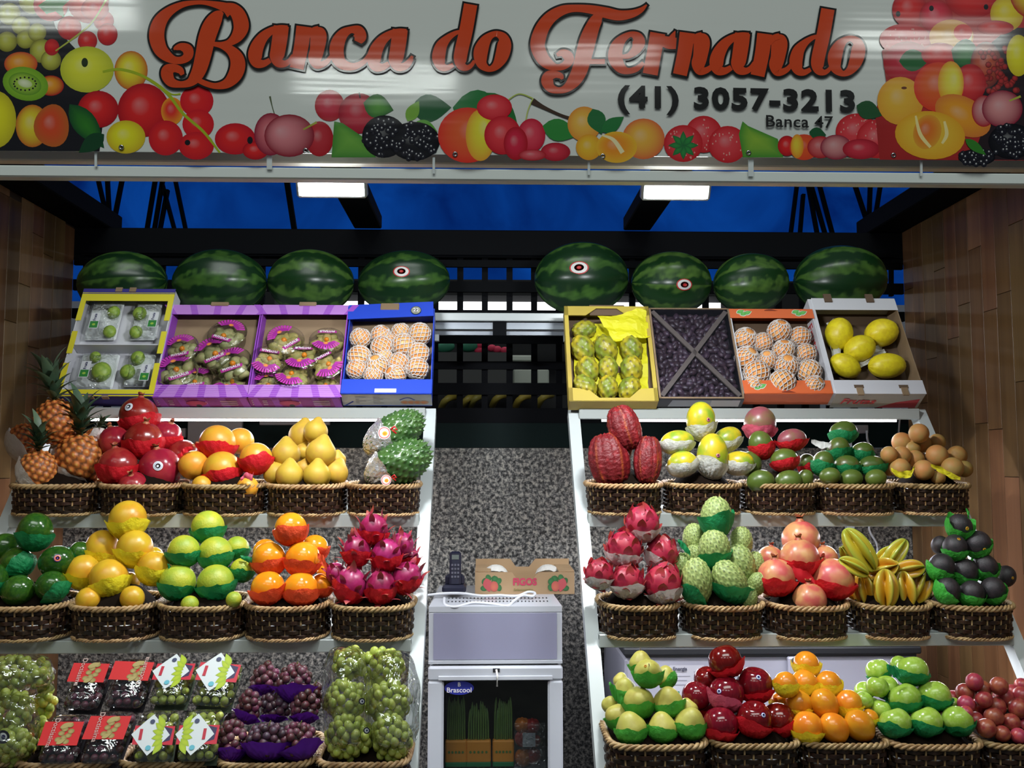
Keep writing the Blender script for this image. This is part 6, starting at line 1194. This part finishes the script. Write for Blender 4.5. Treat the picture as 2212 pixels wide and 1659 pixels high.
# ------------------------------------------------------------------ fridge in the gap
FW_ = mat('white_enamel', (.44, .46, .50), .32, spec=.6); FP = mat('lilac_grey_panel', (.24, .24, .34), .4); FG = mat('frame_plastic', (.42, .44, .48), .35)
FY = 2.85; fx0, fx1 = at(925, 1500, FY).x, at(1215, 1500, FY).x; zt_, = (zat(1080, 1312, FY),); fr = empty('display_fridge', ((fx0 + fx1) / 2, FY, 0)); tag(fr, 'small white display fridge with glass door, between the racks', 'fridge'); o = fr.location; hw = (fx1 - fx0) / 2
z = lambda y: zat(1080, y, FY)
bx('cabinet', FW_, -hw + .004, hw - .004, .05, .40, z(1437), z(1322), fr)
for x_ in (-hw + .004, hw - .012): bx('cabinet_side', FW_, x_, x_ + .008, .016, .40, 0, z(1437), fr)
bx('cabinet_back', FW_, -hw + .012, hw - .012, .39, .40, 0, z(1437), fr)
V = [(-hw, 0, z(1322)), (hw, 0, z(1322)), (hw, 0, z(1310)), (-hw, 0, z(1310)), (-hw + .012, .14, z(1322) + .027), (hw - .012, .14, z(1322) + .027), (hw - .012, .40, z(1322) + .027), (-hw + .012, .40, z(1322) + .027), (hw, .40, z(1322)), (-hw, .40, z(1322))]
ob('top_cover', mesh('top_cover', V, [(0, 1, 2, 3), (3, 2, 5, 4), (4, 5, 6, 7), (1, 8, 6, 5, 2), (0, 3, 4, 7, 9), (6, 8, 9, 7), (0, 9, 8, 1)], None, False), FW_, fr)
slot = mat('slot_dark', (.01, .01, .012), .8)
for k in range(28):
    for q in (0, 1): x = -hw * .72 + k * hw * 1.52 / 27; t = .45 + .32 * q; a = Vector((x, .14 * t, z(1310) + (z(1322) + .027 - z(1310)) * t)); bx('vent_slot', slot, a.x - .0016, a.x + .0016, a.y - .004, a.y + .006, a.z - .0005, a.z + .0022, fr)
bx('upper_frame', FG, -hw, hw, .0, .05, z(1432), z(1322), fr, bev=.004); bx('upper_panel', FP, -hw + .014, hw - .016, -.002, .0, z(1424), z(1324), fr); bx('trim_strip', FG, -hw, hw, -.006, .0, z(1433), z(1427), fr)
dz0 = .12
for nm_, a, b, c, d in (('door_frame', -hw, hw, z(1468), z(1437)), ('door_frame', -hw, -hw + .046, dz0, z(1468)), ('door_frame', hw - .044, hw, dz0, z(1468)), ('door_frame', -hw + .046, hw - .044, dz0, .2)):
    bx(nm_, FG, a, b, -.018, .015, c, d, fr, bev=.006)
bx('inner_bead', FW_, -hw + .03, hw - .03, -.024, -.018, z(1466), z(1456), fr, bev=.002)
ob('glass_pane', MB().box(-hw + .046, hw - .044, -.004, -.001, .2, z(1468)).me('glass_pane'), film('door_glass', (.8, .82, .83), .04, .03, .03, 3), fr)
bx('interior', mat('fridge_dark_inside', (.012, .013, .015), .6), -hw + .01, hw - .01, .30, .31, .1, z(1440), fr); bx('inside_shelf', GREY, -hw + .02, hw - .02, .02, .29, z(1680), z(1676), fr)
P = Paint(); P.disc(0, 0, .043, .020, (.02, .03, .30), (.015, .02, .25)); lx = at(992, 1484, FY).x - o.x; P.ob('brand_plate', PRT, fr, lambda x, y, k: (x + lx, -.0075 - k * .0002, y + z(1484)))
text('brand_text', 'Brascool', .020, INKW, fr, Matrix.Translation((lx, -.0085, z(1489))) @ Matrix.Rotation(math.pi / 2, 4, 'X'), off=.0002, sx=1.05); text('brand_mark', 'B', .016, INKW, fr, Matrix.Translation((lx, -.0085, z(1477))) @ Matrix.Rotation(math.pi / 2, 4, 'X'), off=.0004)
lkx = at(1072, 1444, FY).x - o.x; bx('lock', slot, lkx - .010, lkx + .010, -.0195, -.017, z(1449), z(1441), fr)
MB().tube([Vector((lkx, -.021, z(1443))), Vector((lkx + .003, -.03, z(1455))), Vector((lkx + .002, -.027, z(1478)))], .003, 6).ob('door_string', mat('white_string', (.6, .6, .56), .7), fr, smooth=True)
# produce inside the fridge
AS = mat('asparagus_green', (.16, .28, .06), .5, (.14, .26, .07), 8); BAND = mat('orange_band', (.75, .30, .04), .5)
for i, (x0, x1, y0) in enumerate([(964, 1006, 1500), (1009, 1058, 1510), (1066, 1108, 1505)]):
    Yp = FY + .08; a, b = at(x0, 1650, Yp), at(x1, 1650, Yp); zb, zt2 = zat(1050, 1676, Yp), zat(1050, y0, Yp); r = empty('asparagus_bundle', ((a.x + b.x) / 2, Yp, zb)); tag(r, 'green asparagus bundle with orange band in the fridge, %s of three' % ('left', 'middle', 'right')[i], 'vegetable', 'asparagus bundles'); w2 = (b.x - a.x) / 2; rs = random.Random(i)
    for k in range(9):
        x = -w2 + w2 * 2 * (k + .5) / 9; h = (zt2 - zb) * rs.uniform(.85, 1); MB().tube([(x, rs.uniform(-.01, .01), 0), (x * .95, 0, h * .8), (x * .85, 0, h * .93), (x * .82, 0, h)], [.0035, .003, .004, .001], 6).ob('spear', AS, r, smooth=True)
    zz0, zz1 = zat(1050, 1645, Yp) - zb, zat(1050, 1597, Yp) - zb; bx('paper_band', BAND, -w2 - .003, w2 + .003, -.016, .016, zz0, zz1, r, bev=.004); bx('band_stripe', mat('band_green', (.02, .22, .08), .5), -w2 - .0032, w2 + .0032, -.0165, .0165, zz0 - .012, zz0 + .004, r, bev=.003)
    P = Paint()
    for k in range(5): P.disc(-w2 * .7 + k * w2 * .35, (zz0 + zz1) / 2, .0035, .004, (.12, .22, .05))
    P.ob('band_print', PRT, r, lambda x, y, k: (x, -.0168 - k * .0001, y))
Yp = FY + .08; p = at(1140, 1620, Yp); r = empty('pepper_tray', (p.x, Yp, zat(1050, 1676, Yp))); tag(r, 'wrapped tray of red and orange peppers in the fridge', 'tray')
kind('pepper', lambda d: (1 + .07 * np.cos(4 * ph(d))) * (1 - .3 * g(th(d), .35)), mat('pepper_orange', (.60, .17, .02), .25), 1.1, 14, 22); kind('pepper_red', K['pepper']['r'], mat('pepper_red_skin', (.40, .02, .02), .25), 1.1, 14, 22)
for k_, x, y, rr in (('pepper', 1128, 1566, 15), ('pepper_red', 1150, 1568, 15), ('pepper_red', 1128, 1595, 15), ('pepper', 1130, 1636, 17), ('pepper_red', 1152, 1632, 15), ('pepper_red', 1155, 1600, 12)):
    q = at(x, y, Yp) - r.location; ob('pepper', body(k_), None, r, mtx=Matrix.Translation(q) @ Matrix.Scale(rr * Yp / F, 4))
q = at(1142, 1598, Yp - .03) - r.location; bx('label', WCARD, q.x - .018, q.x + .020, q.y - .001, q.y, q.z - .02, q.z + .02, r)
ob('clear_wrap', MB().box(at(1110, 0, Yp).x - p.x, at(1172, 0, Yp).x - p.x, -.036, -.0355, 0, zat(1050, 1555, Yp) - r.location.z).me('clear_wrap'), FIL, r)
# power cable looped on top of the fridge
def px3(pts, Ys): return [at(x, y, Y) for (x, y), Y in zip(pts, Ys)]
def cr(P, sub=6):
    P = [Vector(p) for p in P]; Q = []; n = len(P)
    for i in range(n - 1):
        a, b, c, d = P[max(i - 1, 0)], P[i], P[i + 1], P[min(i + 2, n - 1)]
        for j in range(sub): t = j / sub; Q.append(.5 * (2 * b + (c - a) * t + (2 * a - 5 * b + 4 * c - d) * t * t + (3 * b - a - 3 * c + d) * t ** 3))
    return Q + [P[-1]]
CBL = mat('white_cable', (.60, .62, .66), .4)
tag(MB().tube(cr(px3([(922, 1286), (960, 1282), (1000, 1282), (1040, 1287), (1080, 1286), (1115, 1288), (1140, 1279), (1155, 1281), (1150, 1288), (1128, 1286), (1110, 1298), (1095, 1309), (1060, 1304), (1020, 1302), (985, 1311), (962, 1306), (960, 1292)], [2.97, 2.96, 2.96, 2.94, 2.94, 2.95, 2.97, 2.96, 2.94, 2.94, 2.90, 2.855, 2.87, 2.88, 2.85, 2.87, 2.93])), .0042, 8).ob('power_cable', CBL, smooth=True), 'white power cable looped over the vents of the fridge', 'cable')
# figs box
BY = 3.03; KB = mat('tan_card', (.36, .24, .13), .7, (.32, .21, .11), 8); a, b = at(1026, 1284, BY), at(1241, 1284, BY); H = zat(1130, 1236, BY) - a.z; Hc = zat(1130, 1246, BY) - a.z; Wd = b.x - a.x
r = empty('fig_box', a); tag(r, 'brown cardboard box printed FIGOS on top of the fridge', 'box')
pts = [(0, 0), (Wd, 0), (Wd, H), (Wd * .64, H), (Wd * .57, Hc - .012), (Wd * .43, Hc - .012), (Wd * .37, H), (0, H)]; n_ = len(pts)
for y, hh in ((0, 0), (.20, .022)): V = [(x, y, zz_ + (hh if zz_ > 0 else 0)) for x, zz_ in pts] + [(x, y + .004, zz_ + (hh if zz_ > 0 else 0)) for x, zz_ in pts]; ob('long_side', mesh('long_side', V, [tuple(range(n_)), tuple(range(n_, 2 * n_))[::-1]] + [(i, n_ + i, n_ + (i + 1) % n_, (i + 1) % n_) for i in range(n_)], None, False), KB, r)
bx('short_side', KB, 0, .004, .004, .20, 0, H, r); bx('short_side', KB, Wd - .004, Wd, .004, .20, 0, H, r); bx('box_bottom', KB, .004, Wd - .004, .004, .2, 0, .004, r)
for x in (0, Wd - .05): bx('corner_flap', KB, x, x + .05, .004, .19, H + .001, H + .004, r)
P = Paint()
for cx, s_ in ((Wd * .16, 1), (Wd * .84, -1)):
    for q, (dx, dy) in enumerate([(-.022, -.010), (-.02, .012), (-.008, .022), (.012, .02), (.024, .012), (.025, -.008)]): P.disc(cx + s_ * dx, H * .42 + dy, .011, .0085, (.04, .16, .05), (.02, .10, .03), a=q)
    P.stroke([(cx + s_ * .002, H * .5, .002), (cx + s_ * .006, H * .5 + .016, .002), (cx + s_ * .012, H * .5 + .024, .002)], (.03, .1, .03)); P.leaf(cx - s_ * .016, H * .5 + .016, cx - s_ * .004, H * .1, .014, (.42, .07, .08)); P.disc(cx + s_ * .010, H * .36, .013, .016, (.50, .13, .08), (.40, .08, .07))
P.ob('fig_print', PRT, r, lambda x, y, k: (x, -.0005 - k * .0001, y))
text('box_lettering', 'FIGOS', .030, mat('crimson_ink', (.42, .03, .08), .6), r, Matrix.Translation((Wd * .5, -.001, H * .55)) @ Matrix.Rotation(math.pi / 2, 4, 'X'), off=.0012, sx=.92); text('box_script', 'Selecionados', .012, mat('olive_ink', (.20, .18, .05), .6), r, Matrix.Translation((Wd * .48, -.001, H * .20)) @ Matrix.Rotation(math.pi / 2, 4, 'X'), shear=.4)
for x in (.18, .72): q = wrapmesh((0, -.3, -1), 80, Matrix.Identity(3), one, 1, int(x * 100)); q.materials.append(MATS['white_tissue']); ob('tissue_filling', q, None, r, mtx=Matrix.Translation((Wd * x + .01, .09, H - .018)) @ Matrix.Rotation(math.pi, 4, 'X') @ Matrix.Diagonal((.035, .03, .03, 1)))
# phone
p = at(982, 1280, 3.0); NP = mat('navy_phone_plastic', (.012, .013, .03), .35); r = empty('cordless_phone', p); tag(r, 'dark cordless phone standing in its base on the fridge', 'phone')
bx('base', NP, -.038, .036, -.035, .05, 0, .026, r, bev=.008); bx('cradle', NP, -.03, .03, 0, .035, .02, .055, r, bev=.008)
hm = Matrix.Translation((.002, -.012, .03)) @ Matrix.Rotation(-.2, 4, 'X'); h_ = bx('handset', NP, -.018, .018, -.010, .012, -.01, .098, r, bev=.007, mtx=hm); bx('screen', mat('phone_screen', (.12, .14, .13), .3), -.011, .011, -.0112, -.0100, .072, .086, h_)
for i in range(4):
    for j in range(3): bx('key', mat('phone_key', (.10, .10, .13), .4), -.012 + j * .0092, -.006 + j * .0092, -.0118, -.0100, .016 + i * .012, .022 + i * .012, h_)
# ------------------------------------------------------------------ chest freezer behind the right rack
CY_ = 2.80; x0 = at(1350, 1450, CY_).x; x1 = at(1985, 1450, CY_).x; zl0, zl1 = zat(1050, 1424, CY_), zat(1050, 1400, CY_); FZ = mat('freezer_white', (.36, .36, .44), .38); SEAL = mat('dark_seal', (.015, .017, .022), .5)
r = empty('chest_freezer', ((x0 + x1) / 2, CY_, 0)); tag(r, 'white chest freezer behind the lowest right-hand fruit row', 'freezer'); o = r.location; h = (x1 - x0) / 2
bx('body', FZ, -h, h, 0, .50, .1, zl0, r, bev=.008); bx('seal', SEAL, -h + .004, h - .004, .004, .49, zl0 + .001, zl0 + .010, r); bx('lid', SEAL, -h - .006, h + .006, -.012, .52, zl0 + .010, zl1 + .0, r, bev=.004); bx('lid_top', FZ, -h - .004, h + .004, -.010, .51, zl1 + .0005, zl1 + .012, r, bev=.004)
q = at(1716, 1432, CY_) - o; bx('lock_plate', FZ, q.x - .024, q.x + .03, -.022, -.0005, q.z - .03, q.z + .020, r, bev=.004); c = at(1710, 1424, CY_) - o; MB().tube([(c.x, -.022, c.z), (c.x, -.027, c.z)], .009, 14).ob('key_lock', mat('brass_lock', (.25, .25, .18), .3, metal=.8), r)
P = Paint(); q = at(1484, 1490, CY_) - o; P.poly([(-.05, -.07), (.05, -.07), (.05, .07), (-.05, .07)], (.50, .50, .57))
for k, c_ in enumerate([(.02, .2, .08), (.3, .4, .04), (.6, .5, .02), (.6, .25, .04), (.5, .05, .03)]): P.poly([(-.045, -.012 - k * .010), (-.022 + k * .003, -.012 - k * .010), (-.022 + k * .003, -.004 - k * .010), (-.045, -.004 - k * .010)], c_)
for k in range(4): P.poly([(-.045, .05 - k * .012), (.0 + .01 * (k % 2), .05 - k * .012), (.0 + .01 * (k % 2), .052 - k * .012), (-.045, .052 - k * .012)], (.3, .3, .36)); P.poly([(.02, .05 - k * .009), (.045, .05 - k * .009), (.045, .052 - k * .009), (.02, .052 - k * .009)], (.3, .3, .36))
P.ob('energy_label', PRT, r, lambda x, y, k: (x + q.x, -.0006 - k * .0001, y + q.z)); text('label_text', 'Energia', .014, mat('ink_dark', (.08, .08, .12), .5), r, Matrix.Translation((q.x - .02, -.003, q.z + .060)) @ Matrix.Rotation(math.pi / 2, 4, 'X'), off=.0004)
P = Paint(); P.disc(.03, 0, .009, .005, (.01, .01, .012)); P.ob('letter_badge', PRT, r, lambda x, y, k: (x + q.x, -.0022, y + q.z - .004)); text('badge_text', 'A', .009, INKW, r, Matrix.Translation((q.x + .03, -.0035, q.z - .004)) @ Matrix.Rotation(math.pi / 2, 4, 'X'))
# ------------------------------------------------------------------ small things in the shade behind the racks
def back_item(nm, x0, x1, y0, y1, Y, m, lab, cat, d=.02): a, b = at(x0, y1, Y), at(x1, y0, Y); return tag(bx(nm, m, a.x, b.x, Y, Y + d, a.z, b.z, bev=.002), lab, cat)
BGc = mat('dim_grey_paper', (.22, .20, .21), .7); back_item('paper_notice', 404, 523, 904, 961, 3.34, BGc, 'pinkish grey notice board behind the grapefruits', 'notice'); back_item('paper_notice', 374, 400, 925, 945, 3.34, BGc, 'small grey card left of the notice board', 'card')
back_item('label_strip', 560, 712, 909, 918, 3.34, BGc, 'pale label strip behind the pointed yellow fruits', 'label'); back_item('wall_socket', 1848, 1876, 918, 936, 3.34, BGc, 'white wall socket behind the green-wrapped mangoes', 'socket', .03)
tag(MB().tube(cr(px3([(1872, 930), (1874, 950), (1882, 975), (1885, 1000), (1884, 1060), (1878, 1130), (1880, 1150), (1894, 1175), (1895, 1200)], [3.33] * 9)), .004, 6).ob('power_cable', CBL, smooth=True), 'thin white cable hanging down the granite behind the starfruits', 'cable')
tag(MB().tube(cr(px3([(1945, 884), (1942, 925), (1938, 1000)], [2.93, 3.2, 3.39])), .003, 6).ob('thin_wire', CBL, smooth=True), 'short thin wire hanging behind the sapodillas', 'wire')
for i, (x, y0, y1) in enumerate([(1830, 905, 1135), (1850, 1135, 1380)]):
    pass
a = at(1838, 1140, 3.1); tag(bx('support_post', GREY, a.x - .012, a.x + .012, 3.1, 3.12, 0, at(1838, 905, 3.1).z), 'slim grey support post behind the right rack', 'post')
# dim produce beyond the lattice
DIMY = 6.0
def blob(nm, x, y, rr, c, lab, cat, ex=1): p = at(x, y, DIMY); fruit(nm, c, x, y, rr, DIMY, nm + str(x), lab, cat, 'produce beyond the lattice', W(a=80, t=0, e=ex), push=False)
kind('dim_red', one, DIM['red'], 1, 10, 14); kind('dim_green', one, DIM['green'], 1, 10, 14)
blob('far_bundle', 962, 750, 13, 'dim_green', 'dim green bundle seen through the lattice, left one', 'bundle', 1.6); blob('far_bundle', 1014, 748, 13, 'dim_green', 'dim green bundle seen through the lattice, right one', 'bundle', 1.6)
for i, (x, y) in enumerate([(1036, 745), (1034, 757), (1062, 752), (1074, 755), (1090, 757)]): blob('far_fruit', x, y, 8, 'dim_red', 'dim red fruit seen through the lattice, %s from left' % ('first', 'second', 'third', 'fourth', 'fifth')[[1, 0, 2, 3, 4][i]], 'fruit', 1.2)
BAN = mat('banana_yellow', (.42, .30, .04), .5, (.25, .22, .05), 2)
for i, (x, y) in enumerate([(968, 868), (1012, 868), (1030, 866), (1078, 864), (1128, 866), (1176, 864)]):
    P_ = px3([(x - 16, y + 16), (x - 8, y), (x + 4, y - 9), (x + 18, y - 11)], [6.0, 5.9, 5.9, 6.0]); tag(MB().tube(cr(P_, 4), [.012] + [.022] * 11 + [.01], 8).ob('banana', BAN, smooth=True), 'dim banana seen through the lattice, %s from left' % ORD[i], 'banana', 'bananas beyond the lattice')
